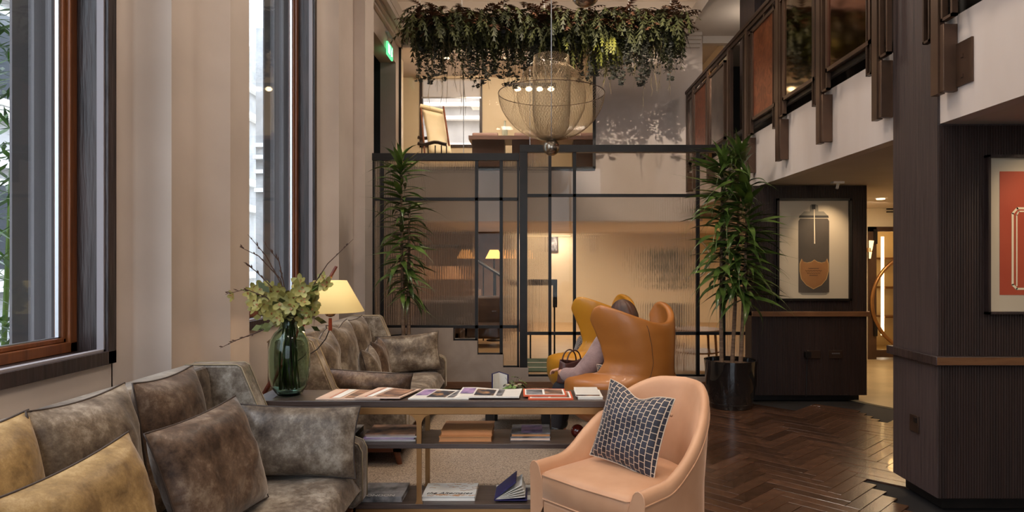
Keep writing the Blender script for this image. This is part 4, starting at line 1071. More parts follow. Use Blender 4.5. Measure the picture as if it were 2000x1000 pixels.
for i, yc in enumerate((7.34, 6.40, 5.47, 4.56, 3.875)):
    dz = (0, 0, 0, 0, 0)[i]
    # flat main bar, running from the handrail down over the fascia
    b = MB(); b.box(XB - .02, XB + .02, yc - .045, yc + .025, 2.395, zh - .03); b.build('hanging_bar', M['bronze'], bal)
    rect_frame('loop_frame', yc + .045, yc + .115, 2.72, zh - .08, .014, .016, M['bronze_dark'])
    rect_frame('loop_frame', yc - .17, yc - .065, 2.79, zh - .12, .016, .016, M['bronze'])
    b = MB(); b.box(XB - .012, XF - .002, yc - .085, yc - .047, 2.40, 2.775); b.build('bracket_box', M['bronze'], bal, bevel=.003)
    b = MB(); b.box(XF - .012, XF, yc - .22, yc - .06, 2.42, 2.66)
    for z in (2.46, 2.57): b.box(XF - .018, XF - .012, yc - .15, yc - .13, z, z + .02)
    if i == 4: b.build('fixing_plate', M['bronze'], bal)
for i, yc in enumerate((8.02, 8.98, 9.80, 10.2)):
    b = MB(); b.box(XB - .02, XB + .02, yc - .03, yc + .03, 2.5, zh - .03); b.build('hanging_bar', M['bronze'], bal)
    b = MB(); b.box(XB - .012, XF - .002, yc - .07, yc - .032, 2.5, 2.775); b.build('bracket_box', M['bronze'], bal)
    b = MB(); b.box(XB - .018, XB + .018, yc - .11, yc - .09, 2.8, zh - .03); b.build('thin_bar', (M['brass'] if i == 1 else M['bronze_dark']), bal)

# ---- framed pictures
M['mat_cream'] = mat('cream picture mount', (192, 176, 152), rough=.7)
M['can_dark'] = mat('printed charcoal', (66, 58, 50), (78, 68, 58), rough=.6, scale=3)
M['print_silver'] = mat('printed silver grey', (128, 120, 106), rough=.6); M['print_dark'] = mat('printed near black', (40, 34, 30), rough=.6)
M['print_tan'] = mat('printed tan', (138, 92, 48), (150, 102, 56), rough=.6); M['print_gold'] = mat('printed pale gold', (188, 148, 92), rough=.6)
M['print_red'] = mat('printed orange red', (168, 66, 40), (176, 74, 46), rough=.6); M['print_cream'] = mat('printed cream', (232, 214, 182), rough=.6)
YA = YP - .012
cp = thing('framed_picture', 'framed print of a dark spray can with a tan shield label on the fluted panel', 'picture', P(1588, 490, YA), world=True)
def pq_(o, name, m, poly, off, Y=YA): 
    b = MB(); pts = [P(x, y, Y) for (x, y) in poly]; b.prism([(q.x, q.z) for q in pts], 'y', Y - off - .0008, Y - off); return b.build(name, m, o, fixn=True)
b = MB(); a0, a1 = P(1516, 587, YA), P(1661, 388, YA)
for (x0, x1, z0, z1) in ((a0.x, a0.x + .022, a0.z, a1.z), (a1.x - .022, a1.x, a0.z, a1.z), (a0.x, a1.x, a0.z, a0.z + .022), (a0.x, a1.x, a1.z - .022, a1.z)):
    b.box(x0, x1, YA - .035, YA + .005, z0, z1)
b.build('frame', M['black_metal'], cp)
pq_(cp, 'mount', M['mat_cream'], [(1519, 584), (1658, 584), (1658, 391), (1519, 391)], .004)
pq_(cp, 'can_body', M['can_dark'], [(1559, 571), (1565, 574), (1612, 574), (1619, 571), (1619, 432), (1616, 427), (1562, 427), (1559, 432)], .006)
pq_(cp, 'can_base_rim', M['print_silver'], [(1560, 570), (1565, 575), (1613, 575), (1619, 570), (1613, 572), (1565, 572)], .0075)
pq_(cp, 'can_shoulder', M['print_silver'], [(1560, 426), (1562, 421), (1570, 413), (1608, 413), (1616, 421), (1618, 426)], .006)
pq_(cp, 'can_ring', M['print_dark'], [(1560, 425), (1561, 421), (1617, 421), (1618, 425)], .0075)
pq_(cp, 'can_cap', M['print_silver'], [(1581, 413), (1582, 401), (1585, 399), (1592, 399), (1597, 401), (1598, 413)], .006)
pq_(cp, 'can_nozzle', M['print_dark'], [(1585, 409), (1585, 400), (1592, 400), (1592, 409)], .0075)
pq_(cp, 'drip', M['print_cream'], [(1589, 409), (1590.5, 409), (1591.5, 476), (1589.5, 476)], .0085)
shield = [(1561, 520), (1561, 515), (1565, 505), (1568, 511), (1576, 513), (1584, 511), (1590, 507), (1596, 511), (1604, 513), (1612, 511), (1615, 505), (1618, 515), (1618, 530), (1614, 545), (1604, 557), (1588, 565), (1574, 557), (1564, 545), (1561, 530)]
pq_(cp, 'label_border', M['print_gold'], shield, .0075)
sh2 = [((x - 1589.5) * .95 + 1589.5, (y - 533) * .955 + 533) for x, y in shield]; pq_(cp, 'label', M['print_tan'], sh2, .0085)
for k, (w_) in enumerate((10, 16, 13, 8)):
    b = MB(); y = 524 + k * 4.5
    b.tube([P(1589 - w_ + i * 2 * w_ / 12, y + (1.3 if i % 2 else -.6), YA - .0095) for i in range(13)], .0022, 3); b.build('script_line', M['print_dark'], cp)
YR = YP0 - .008
rp = thing('framed_picture', 'large framed print with a cream faceted outline on orange red beside the grained pillar', 'picture', P(2040, 458, YR), world=True)
b = MB(); a0, a1 = P(1922, 613, YR), P(2170, 304, YR)
for (x0, x1, z0, z1) in ((a0.x, a0.x + .014, a0.z, a1.z), (a1.x - .014, a1.x, a0.z, a1.z), (a0.x, a1.x, a0.z, a0.z + .014), (a0.x, a1.x, a1.z - .014, a1.z)):
    b.box(x0, x1, YR - .04, YR + .004, z0, z1)
b.build('frame', M['dark_oak'], rp)
pq_(rp, 'mount', M['mat_cream'], [(1925, 609), (2167, 609), (2167, 308), (1925, 308)], .004, YR)
pq_(rp, 'print', M['print_red'], [(1951, 576), (2141, 576), (2141, 335), (1951, 335)], .006, YR)
def strip(o, name, m, pts, wd, off, Y):
    for (x0, y0), (x1, y1) in zip(pts, pts[1:]):
        dx, dy = x1 - x0, y1 - y0; l = math.hypot(dx, dy); nx, ny = -dy / l * wd / 2, dx / l * wd / 2; ex, ey = dx / l * wd / 3, dy / l * wd / 3
        pq_(o, name, m, [(x0 + nx - ex, y0 + ny - ey), (x1 + nx + ex, y1 + ny + ey), (x1 - nx + ex, y1 - ny + ey), (x0 - nx - ex, y0 - ny - ey)], off, Y)
strip(rp, 'outline', M['print_cream'], [(2060, 407), (1985, 407), (1976, 417), (1976, 556), (1984, 564), (2060, 564)], 4, .0075, YR)
strip(rp, 'outline', M['print_cream'], [(2060, 413), (1988, 413), (1984, 420), (1984, 558)], 2.5, .0075, YR)
strip(rp, 'outline', M['print_cream'], [(2060, 407), (2107, 407), (2116, 417), (2116, 556), (2108, 564), (2060, 564)], 4, .0075, YR)
strip(rp, 'outline', M['print_cream'], [(2060, 413), (2104, 413), (2108, 420), (2108, 558)], 2.5, .0075, YR)
pq_(rp, 'oval', M['print_dark'], [(1998, 462), (2002, 449), (2008, 449), (2008, 483), (2002, 480)], .0075, YR)

# ---- sockets
def socket(label, pts, Y, dots=0):
    t = thing('socket_plate', label, 'socket', P((pts[0] + pts[1]) / 2, pts[3], Y), world=True)
    a0, a1 = P(pts[0], pts[3], Y), P(pts[1], pts[2], Y)
    b = MB(); b.box(a0.x, a1.x, Y - .010, Y, a0.z, a1.z); b.build('plate', M['bronze_dark'], t, bevel=.002)
    for k in range(dots):
        b = MB(); x = a0.x + (a1.x - a0.x) * (.28 + .15 * k); z = a0.z + (a1.z - a0.z) * .62; b.box(x - .009, x + .009, Y - .013, Y - .010, z - .006, z + .006); b.build('switch_toggle', M['chrome'], t)
    return t
socket('dark socket plate with four bright switches low on the fluted panel', (1618, 1645, 684, 700), YP - .006, 4)
s_ = socket('dark double socket with a plug low on the fluted panel', (1577, 1602, 684, 700), YP - .006, 0)
b = MB(); q = P(1576, 692, YP - .02); b.box(q.x - .03, q.x + .03, YP - .06, YP - .017, q.z - .03, q.z + .03); b.tube([(q.x, YP - .04, q.z), (q.x - .005, YP - .03, q.z - .1), (q.x - .01, YP - .02, .05)], .006, 6); b.build('plug', M['black_metal'], s_)
t = thing('socket_plate', 'small dark socket plate on the side of the grained pillar', 'socket', (XP, 4.19, .5), world=True)
b = MB(); y1_, y0_ = XP * F / (1779 - CX), XP * F / (1796 - CX); b.box(XP - .01, XP, y0_, y1_, H - (845 - CY) / F * 4.17, H - (812 - CY) / F * 4.17); b.build('plate', M['bronze_dark'], t, bevel=.002)
b = MB(); b.box(XP - .016, XP - .01, 4.155, 4.185, .47, .50); b.build('rocker', M['black_metal'], t)

# ---- exit signs
def exit_sign(label, X, Y, z):
    t = thing('exit_sign', label, 'sign', (X, Y, z), world=True)
    b = MB(); b.box(X - .012, X + .012, Y - .17, Y + .17, z - .09, z + .09); b.build('panel', M['green_sign'], t)
    b = MB(); b.box(X + .012, X + .016, Y - .15, Y - .03, z - .06, z + .06); b.build('arrow_field', M['white_sign'], t)
    # running figure
    b = MB(); x = X + .018
    b.prism([(Y + .06, z + .035), (Y + .085, z + .035), (Y + .085, z + .06), (Y + .06, z + .06)], 'x', x, x + .002)
    b.prism([(Y + .03, z - .01), (Y + .07, z - .01), (Y + .09, z + .03), (Y + .05, z + .03)], 'x', x, x + .002)
    b.prism([(Y + .01, z - .07), (Y + .03, z - .07), (Y + .06, z - .01), (Y + .04, z - .01)], 'x', x, x + .002)
    b.prism([(Y + .07, z - .06), (Y + .10, z - .05), (Y + .07, z - .01), (Y + .055, z - .01)], 'x', x, x + .002)
    b.build('running_figure', M['white_sign'], t)
    b = MB(); b.box(X - .004, X + .004, Y - .13, Y - .12, z + .09, z + .22); b.box(X - .004, X + .004, Y + .12, Y + .13, z + .09, z + .22); b.box(X - .03, X + .01, Y - .14, Y + .14, z + .22, z + .24); b.build('hanger', M['chrome'], t)
    return t
exit_sign('green glowing exit sign beside the tall dark doorway', -2.035, 9.55, P(755, 100, 9.55).z)

# ---- upstairs room furniture
M['canvas'] = mat('cream canvas', (226, 210, 172), (236, 222, 190), rough=.7, scale=4, bump=.3, bscale=6)
dk = thing('sling_chair', 'cream canvas sling chair with dark shaped arms in the upstairs room', 'chair', (-1.72, 11.4, UZ0), world=True)
YK = 11.3
b = MB(); cs = [P(824, 213, YK + .25), P(866, 222, YK + .25), P(882, 300, YK - .1), P(838, 300, YK - .1)]
b.grid(6, 10, lambda u, v: (cs[0].lerp(cs[1], u)).lerp(cs[3].lerp(cs[2], u), v) + Vector((0, .10 * math.sin(v * PI) , 0)))
o = b.build('sling', M['canvas'], dk, smooth=180); o.modifiers.new('t', 'SOLIDIFY').thickness = .012
b = MB(); b.tube([P(821, 207, YK + .25), P(866, 218, YK + .25)], .04, 10); b.build('head_roll', M['canvas'], dk, smooth=60)
b = MB()
for x0, x1 in ((822, 832), (866, 884)): b.tube([P(x0, 208, YK + .24), P(x1, 330, YK - .1), (P(x1, 330, YK - .1).x, YK - .15, UZ0)], .016, 6)
b.build('side_pole', M['leg_wood'], dk)
for (ya, yb_, yy) in ((268, 0, YK + .2), (280, 0, YK - .3)):
    b = MB(); pts = [P(816 + k * 8, ya + 2.5 * math.sin(k * 1.1), yy) for k in range(8 if ya > 270 else 5)]; b.tube(pts, .028, 6); b.build('arm', M['dark_oak'], dk, smooth=60)
b = MB()
for x in (824, 836, 850, 862, 872): q = P(x, 284, YK - .3); b.cyl(q, (q.x, q.y, UZ0), .01, None, 6)
b.build('spindles', M['dark_oak'], dk)
M['mauve'] = mat('mauve lacquer', (150, 122, 114), rough=.35); M['mauve_dark'] = mat('dark mauve lacquer', (86, 66, 60), rough=.4)
for (xa, xb, lab) in ((922, 973, 'mauve leather desk chair left of the bottle in the upstairs room'), (1004, 1052, 'mauve leather desk chair behind the wire pendant in the upstairs room'), (1132, 1160, 'mauve leather desk chair at the right end of the upstairs desk')):
    t = thing('desk_chair', lab, 'chair', (P((xa + xb) / 2, 0, 11.9).x, 11.9, UZ0), world=True)
    q0, q1 = P(xa, 0, 11.9).x, P(xb, 0, 11.9).x
    b = MB(); b.box(q0, q1, 11.9, 11.95, UZ0 + .40, UZ0 + .86); b.build('backrest', M['mauve'], t, bevel=.02)
    b = MB(); b.box(q0, q1, 11.94, 12.3, UZ0 + .38, UZ0 + .46); b.build('seat', M['mauve'], t, bevel=.02)
    for x in (q0 + .04, q1 - .04):
        for y in (11.93, 12.27):
            b = MB(); b.cyl((x, y, UZ0 + .38), (x, y, UZ0), .014, None, 6); b.build('leg', M['chrome'], t)
ds = thing('desk', 'long low mauve desk across the upstairs room', 'desk', (-.1, 11.3, UZ0), world=True)
b = MB(); b.box(P(915, 0, 11.1).x, P(1165, 0, 11.1).x, 11.1, 11.7, UZ0 + .60, UZ0 + .66); b.build('desk_top', M['mauve'], ds)
for (x0, x1) in ((922, 985), (1000, 1035), (1120, 1160)):
    b = MB(); b.box(P(x0, 0, 11.15).x, P(x1, 0, 11.15).x, 11.15, 11.6, UZ0, UZ0 + .60); b.build('pedestal', M['mauve_dark'], ds)
M['bottle'] = mat('pale bottle glass', (170, 176, 160), rough=.1, spec=.8)
b = MB(); q = P(986, 272, 11.3); b.lathe([(.045, 0), (.048, .12), (.02, .19), (.015, .27), (.018, .28)], 12, (q.x, 11.3, UZ0 + .661)); o = b.build('bottle', M['bottle'], smooth=60); tag(o, 'slim glass bottle standing on the upstairs desk', 'bottle')
pl = thing('pendant_lamp', 'black linear pendant lamp with four round bulbs in the upstairs room', 'pendant lamp', (P(1043, 0, 11.4).x, 11.4, UZ1), world=True)
b = MB(); b.box(P(1001, 0, 11.4).x, P(1086, 0, 11.4).x, 11.35, 11.45, P(0, 170, 11.4).z, P(0, 163, 11.4).z)
b.build('bar', M['black_metal'], pl)
b = MB()
for x in (1022, 1065): b.cyl(P(x, 163, 11.4), (P(x, 0, 11.4).x, 11.4, UZ1), .006, None, 6)
b.build('rod', M['black_metal'], pl)
for x in (1011, 1033, 1054, 1076):
    b = MB(); q = P(x, 174, 11.4); b.lathe([(.055 * math.sin(PI * k / 8) + .0001, -.035 * math.cos(PI * k / 8)) for k in range(9)], 12, q); b.build('bulb', M['lamp_bulb'], pl, smooth=180)
for k, x in enumerate((873, 988, 1101)):
    b = MB(); b.lathe([(.05, 0), (.05, .008), (.0, .008)], 14, (P(x, 0, 11.4).x + .02 * k, 11.4, UZ1 - .009)); o = b.build('downlight', M['downlight'])
    tag(o, ('round ceiling downlight above the sling chair upstairs', 'round ceiling downlight left of the upstairs linear lamp', 'round ceiling downlight right of the upstairs linear lamp')[k], 'downlight')

# ---- lounge behind the screen
M['lounge_dark'] = mat('dark brown upholstery', (70, 54, 46), (86, 68, 58), rough=.6)
M['lampshade_lit'] = emis('lit shade', (255, 176, 96), 2.6); M['shade_dim'] = mat('amber shade', (170, 128, 90), rough=.7, emit=(230, 150, 90), estr=.25)
def lounge_lamp(label, px, py, Y, w, h, lit):
    q = P(px, py, Y); t = thing('table_lamp', label, 'lamp', (q.x, Y, 0), world=True)
    b = MB(); b.lathe([(w, 0), (w * .5, h)], 20, q, cap=False); b.build('lamp_shade', M['lampshade_lit'] if lit else M['shade_dim'], t, smooth=60)
    b = MB(); b.cyl((q.x, Y, 0.0), (q.x, Y, q.z + h * .4), .018, None, 8); b.lathe([(.14, 0), (.14, .02), (.02, .04)], 16, (q.x, Y, 0)); b.build('stand', M['black_metal'], t)
lounge_lamp('amber conical lamp glowing dimly behind the left reeded pane', 878, 545, 11.6, .20, .22, 0)
lounge_lamp('bright square lampshade shining behind the clear pane of the left screen', 965, 505, 12.6, .16, .16, 1)
st = thing('staircase', 'dark staircase with sloping handrail behind the left screen', 'staircase', (-1.2, 13.0, 0), world=True)
b = MB()
pts = [P(800, 480, 12.8), P(888, 482, 12.8), P(1012, 558, 12.2)]
b.tube(pts, .035, 8); b.build('handrail', M['black_metal'], st)
b = MB()
for k in range(9): q = P(800 + 24 * k, 0, 12.6); z = P(0, 484 + max(0, k - 4) * 15, 12.6).z; b.cyl((q.x, 12.6, 0), (q.x, 12.6, z), .012, None, 6)
b.build('baluster', M['black_metal'], st)
for k in range(8):
    b = MB(); b.box(-2.2, -2.2 + .25 * (8 - k), 14.2, 15.2, k * .17, k * .17 + .17); b.build('step', M['lounge_brown'], st)
def lsofa(label, x, Y, w, h):
    t = thing('lounge_chair', label, 'armchair', (x, Y, 0), world=True)
    b = MB(); b.box(x - w/2, x + w/2, Y - .35, Y + .35, .15, .38); b.build('seat', M['lounge_dark'], t, bevel=.04)
    b = MB(); b.box(x - w/2, x + w/2, Y + .22, Y + .38, .3, h); b.build('backrest', M['lounge_dark'], t, bevel=.05)
    for s in (-1, 1):
        b = MB(); b.box(x + s * (w/2 - .06) - .05, x + s * (w/2 - .06) + .05, Y - .35, Y + .3, .15, .55); b.build('arm', M['lounge_dark'], t, bevel=.03)
        for y in (-.28, .28):
            b = MB(); b.cyl((x + s * (w/2 - .08), Y + y, .15), (x + s * (w/2 - .08), Y + y, 0), .02, None, 6); b.build('leg', M['leg_wood'], t)
lsofa('dark lounge chair behind the left reeded pane', P(850, 0, 11.0).x, 11.0, .9, .82)
lsofa('dark lounge chair behind the clear pane of the left screen', P(952, 0, 11.9).x, 11.9, .8, .85)
lsofa('dark lounge chair far back under the amber lamp', P(905, 0, 13.0).x - .2, 12.7, .8, .8)
lp = thing('framed_picture', 'small framed picture on the cream lounge wall behind the right screen', 'picture', P(1079, 475, LY - .02), world=True)
a0, a1 = P(1073, 492, LY - .03), P(1090, 460, LY - .03)
b = MB(); b.box(a0.x, a1.x, LY - .04, LY, a0.z, a1.z); b.build('frame', M['bronze_dark'], lp)
b = MB(); b.box(a0.x + .03, a1.x - .03, LY - .045, LY - .04, a0.z + .03, a1.z - .03); b.build('print', M['photo_grey'], lp)
hs = thing('lectern_stand', 'tall slim black stand behind the clear pane of the right screen', 'stand', P(1080, 0, 10.2).to_2d().to_3d(), world=True)
q0, q1 = P(1030, 546, 10.2), P(1088, 557, 10.2)
b = MB(); b.box(q0.x, q1.x, 10.1, 10.4, q1.z, q0.z); b.build('top', M['black_metal'], hs)
b = MB(); b.box(P(1080, 0, 10.2).x, P(1088, 0, 10.2).x, 10.15, 10.3, P(0, 600, 10.2).z, q1.z); b.build('panel', M['black_metal'], hs)
for x in (1036, 1083):
    b = MB(); b.box(P(x, 0, 10.2).x - .012, P(x, 0, 10.2).x + .012, 10.2, 10.24, 0, q1.z); b.build('leg', M['black_metal'], hs)
# round side tables / bench and basket planter on the right
M['pale_wood'] = wood('warm pale timber', (150, 104, 64), (176, 126, 82), rough=.45)
def rtable(label, px, Y, ztop, r):
    q = P(px, 0, Y); t = thing('side_table', label, 'table', (q.x, Y, 0), world=True)
    b = MB(); b.lathe([(.001, 0), (r, 0), (r, .035), (.001, .035)], 28, (q.x, Y, ztop - .035)); b.build('table_top', M['pale_wood'], t, smooth=40)
    b = MB(); b.lathe([(.001, 0), (r * .85, 0), (r * .85, .02), (.001, .02)], 28, (q.x, Y, ztop * .42)); b.build('lower_shelf', M['pale_wood'], t, smooth=40)
    for k in range(4):
        a = PI / 4 + k * PI / 2; b = MB(); b.cyl((q.x + r * .8 * math.cos(a), Y + r * .8 * math.sin(a), ztop - .03), (q.x + r * .9 * math.cos(a), Y + r * .9 * math.sin(a), 0), .018, .014, 8); b.build('leg', M['pale_wood'], t)
rtable('round pale wood side table behind the right end of the glass screen', 1362, 9.3, P(0, 642, 9.3).z, .34)
rtable('round pale wood table under the basket planter behind the reeded glass', 1300, 10.6, .42, .34)
M['basket'] = mat('woven grey basket', (130, 120, 104), (160, 148, 130), rough=.8, scale=30, stretch=(1, 1, 3))
M['leaf_soft'] = mat('soft green leaf', (46, 62, 34), (70, 86, 46), rough=.5, isl=.3)
bp_ = thing('basket_planter', 'leafy plant in a woven basket on a table behind the reeded glass', 'planter', (P(1308, 0, 10.6).x, 10.6, .421), world=True)
b = MB(); b.lathe([(.001, 0), (.20, 0), (.25, .38), (.23, .38), (.20, .05)], 24, (P(1308, 0, 10.6).x, 10.6, .421)); b.build('basket', M['basket'], bp_, smooth=60)
b = MB(); rr_ = random.Random(4)
for k in range(120):
    a = rr_.uniform(0, 2 * PI); l = rr_.uniform(.3, 1.0); sp = rr_.uniform(.1, .5); x0, y0, z0 = P(1308, 0, 10.6).x, 10.6, .75
    p1 = Vector((x0 + math.cos(a) * sp, y0 + math.sin(a) * sp, z0 + l)); p0 = Vector((x0, y0, z0)).lerp(p1, .72); sd = Vector((-math.sin(a), math.cos(a), 0)) * .03
    b.add([p0, (p0 + p1) / 2 + sd, p1, (p0 + p1) / 2 - sd], [(0, 1, 2, 3)])
b.build('foliage', M['leaf_soft'], bp_, kind='stuff')
mr = thing('round_mirror', 'large round brass rimmed mirror behind the clear pane at the right of the screen', 'mirror', P(1340, 500, LY - .04), world=True)
b = MB(); q = P(1345, 505, LY); b.tube([(q.x + .50 * math.cos(2*PI*k/48), LY - .03, q.z + .50 * math.sin(2*PI*k/48)) for k in range(49)], .03, 6, cap=False); b.build('rim', M['chrome'], mr, smooth=60)
b = MB(); b.prism([(q.x + .49 * math.cos(2*PI*k/48), q.z + .49 * math.sin(2*PI*k/48)) for k in range(48)], 'y', LY - .03, LY - .001); b.build('mirror_glass', M['cream_wall'], mr, fixn=True)
b = MB(); b.box(-.2, .95, 9.0, 10.2, 0, .012); M['green_rug'] = mat('green rug', (84, 108, 92), (96, 120, 104), rough=.9, scale=8); o = b.build('green_rug', M['green_rug']); tag(o, 'dusty green rug on the lounge floor behind the screen', 'rug')
b = MB()
for y in (9.3, 9.75): b.box(-.2, .95, y, y + .05, .012, .014)
b.build('cream_stripe', M['page'], o)

# ---- wire pendants
M['wire'] = mat('fine brass wire', (160, 138, 108), rough=.35, metal=.7)
def bowl(prof, nl, tw, n=18, r=.0011):
    b = MB()
    for s in (1, -1):
        for k in range(nl):
            pts = []
            for i in range(n + 1):
                v = i / n; j = v * (len(prof) - 1); a0 = int(min(j, len(prof) - 2)); q = j - a0
                rr = prof[a0][0] * (1 - q) + prof[a0 + 1][0] * q; zz = prof[a0][1] * (1 - q) + prof[a0 + 1][1] * q
                a = 2 * PI * k / nl + s * tw * v
                pts.append((rr * math.cos(a), rr * math.sin(a), zz))
            b.tube(pts, r, 3, cap=False)
    return b
def wire_pendant(label, loc, light_=True):
    t = thing('wire_pendant', label, 'pendant lamp', loc)
    def sm(r1, z0, z1, pw=.5, n=14): return [(.03 + (r1 - .03) * math.sin(k / n * PI / 2) ** .9, z0 + (z1 - z0) * (1 - math.cos(k / n * PI / 2)) ** pw) for k in range(n + 1)]
    bowl(sm(.42, .06, .425, .85), 90, 1.3, r=.0008).build('outer_mesh', M['wire'], t, kind='stuff')
    b = MB(); b.tube([(.42 * math.cos(2*PI*k/60), .42 * math.sin(2*PI*k/60), .425) for k in range(61)], .003, 6, cap=False); b.build('rim_ring', M['bronze'], t, smooth=60)
    mid = [(.03, .06), (.10, .08), (.19, .16), (.255, .28), (.275, .40), (.26, .50), (.22, .58), (.15, .64), (.06, .67)]
    bowl(mid, 56, 1.6, r=.0008).build('middle_mesh', M['wire'], t, kind='stuff')
    inn = [(.03, .06), (.09, .085), (.135, .16), (.148, .28), (.15, .45), (.148, .62), (.14, .72)]
    bowl(inn, 60, 2.2).build('inner_mesh', M['wire'], t, kind='stuff')
    b = MB(); r = .066; b.lathe([(r * math.sin(PI * k / 16) + .0001, -r * math.cos(PI * k / 16)) for k in range(17)], 28); b.build('ball', mat('brushed steel ball', (150, 138, 124), (170, 158, 142), rough=.22, metal=.95, scale=4, stretch=(1, 1, 30)), t, smooth=180)
    b = MB(); b.cyl((0, 0, .06), (0, 0, 5.42 - loc[2]), .004, None, 8); b.build('stem', M['chrome'], t)
    b = MB(); b.cyl((0, 0, 5.40 - loc[2]), (0, 0, 5.42 - loc[2]), .06, None, 20); b.build('ceiling_rose', M['chrome'], t)
    return t
q = P(1077, 288, 5.4)
wp = wire_pendant('wire mesh bowl pendant with a steel ball hanging in front of the glass screen', (q.x, q.y, q.z))
q = P(1143, -16, 2.97)
dup(wp, loc=(q.x, q.y, q.z), label='nearer pendant of which only the steel ball shows at the top of the picture')

# ---- floor lamp behind the vase
M['lamp_shade'] = mat('pale yellow shade', (232, 206, 140), rough=.8, emit=(255, 214, 140), estr=.34)
M['red_leather'] = mat('red brown leather', (140, 58, 30), rough=.5); M['mahogany'] = wood('mahogany rod', (96, 40, 24), (126, 58, 36), rough=.35)
YLm = 4.45; lc = P(645, 608, YLm)
fl = thing('floor_lamp', 'leaning mahogany floor lamp with pale yellow conical shade beside the far sofa', 'lamp', (-2.0, 4.2, 0), world=True)
b = MB(); ltop = P(645, 548, YLm).z; b.lathe([(.217, 0), (.105, ltop - lc.z)], 40, lc, cap=False); o = b.build('lamp_shade', M['lamp_shade'], fl, smooth=60); o.modifiers.new('t', 'SOLIDIFY').thickness = .003
rt = P(657, 520, YLm); rb = Vector((-2.02, 4.16, 0))
b = MB(); b.tube([rt, rb], [.010, .017], 10); b.build('rod', M['mahogany'], fl, smooth=60)
b = MB(); b.cyl(rt + Vector((-.01, 0, -.03)), (lc.x, YLm, ltop), .003, None, 6); b.build('hanging_wire', M['bronze'], fl)
b = MB(); b.cyl((lc.x, YLm, lc.z - .03), (lc.x, YLm, lc.z + .05), .028, .02, 12); b.tube([(lc.x + .045 * math.sin(a), YLm, lc.z + .02 - .055 * math.cos(a)) for a in [(-PI/2 + PI * k / 12) for k in range(13)]], .003, 6); b.build('bulb_holder', M['bronze'], fl, smooth=60)
b = MB(); b.cyl((lc.x, YLm, lc.z - .045), (lc.x, YLm, lc.z - .125), .011, .013, 8); b.build('leather_grip', M['red_leather'], fl, smooth=60)
b = MB(); b.tube([P(643, 645, YLm), P(636, 662, YLm), P(620, 682, YLm), P(600, 695, 4.4), P(570, 712, 4.35), P(545, 735, 4.3)], .004, 6); b.build('cord', M['black_metal'], fl, smooth=60)
b = MB(); b.lathe([(.03 * math.sin(PI * k / 8) + .0001, -.035 * math.cos(PI * k / 8)) for k in range(9)], 12, (lc.x, YLm, lc.z + .09)); b.build('bulb', M['lamp_bulb'], fl, smooth=180)
light('floor_lamp_light', 'POINT', (lc.x, YLm, lc.z + .02), 26, WARM, .03)

# ---- vase with flowers
vx, vy = P(565, 0, 3.87).x, 3.87
M['vase_glass'] = bpy.data.materials.new('green blue glass'); M['vase_glass'].use_nodes = True
_p = M['vase_glass'].node_tree.nodes['Principled BSDF']; _p.inputs['Base Color'].default_value = lin((205, 228, 212)); _p.inputs['Transmission Weight'].default_value = 1; _p.inputs['Roughness'].default_value = .02; _p.inputs['IOR'].default_value = 1.3
_va = M['vase_glass'].node_tree.nodes.new('ShaderNodeVolumeAbsorption'); _va.inputs['Color'].default_value = (.45, .72, .62, 1); _va.inputs['Density'].default_value = 3.0
M['vase_glass'].node_tree.links.new(_va.outputs[0], M['vase_glass'].node_tree.nodes['Material Output'].inputs['Volume'])
vs_ = thing('glass_vase', 'green blue bulbous glass vase on the left of the console', 'vase', (vx, vy, ZTOP + .001))
pr = [(.001, 0), (.058, 0), (.072, .012), (.096, .05), (.110, .11), (.115, .19), (.113, .26), (.103, .315), (.080, .355), (.058, .376), (.048, .392), (.047, .43), (.055, .452)]
inn = [(r - .006 if r > .01 else .001, z + (.012 if z < .02 else 0)) for r, z in pr]
b = MB(); b.lathe(pr + [(.054, .458)] + inn[::-1], 40, cap=False); b.build('body', M['vase_glass'], vs_, smooth=180, fixn=True)
M['stem_green'] = mat('green stem', (92, 120, 48), (110, 138, 60), rough=.5); M['twig'] = mat('brown twig', (64, 44, 34), (84, 58, 44), rough=.7)
M['petal'] = mat('yellow green petal', (128, 122, 58), (172, 160, 92), rough=.5, scale=8, isl=.25); M['petal_dark'] = mat('dark green leaf', (52, 60, 30), (84, 92, 40), rough=.5, isl=.3)
M['lip'] = mat('pink brown lip', (150, 84, 60), (190, 130, 80), rough=.5)
bq = thing('flower_arrangement', 'yellow green orchid sprays with budding twigs standing in the glass vase', 'flowers', (vx, vy, ZTOP + .03), world=True)
rf = random.Random(12)
def orchid(c, s, nrm):
    z = nrm.normalized(); x = z.orthogonal().normalized(); y = z.cross(x); ph = rf.uniform(0, 6)
    def petals(b, n, l, w, cup, off):
        for k in range(n):
            a = ph + off + 2 * PI * k / n; d = x * math.cos(a) + y * math.sin(a); e = z.cross(d)
            pts = [(0, 0, 0), (.45, w, .12), (.8, w * .8, .25), (1, 0, cup)]
            v = [c]
            for (q, ww, h) in pts[1:3]: v += [c + (d * q * l + e * ww * l + z * h * l), c + (d * q * l + z * h * l * .6), c + (d * q * l - e * ww * l + z * h * l)]
            v.append(c + d * l + z * cup * l)
            b.add(v, [(0, 1, 2), (0, 2, 3), (1, 4, 5, 2), (2, 5, 6, 3), (4, 7, 5), (5, 7, 6)])
    b = MB(); petals(b, 5, s, .34, .35, 0); b.build('blossom', M['petal'], bq, smooth=180)
    b = MB(); petals(b, 3, s * .4, .4, .9, .5); b.build('blossom_lip', M['lip'], bq, smooth=180)
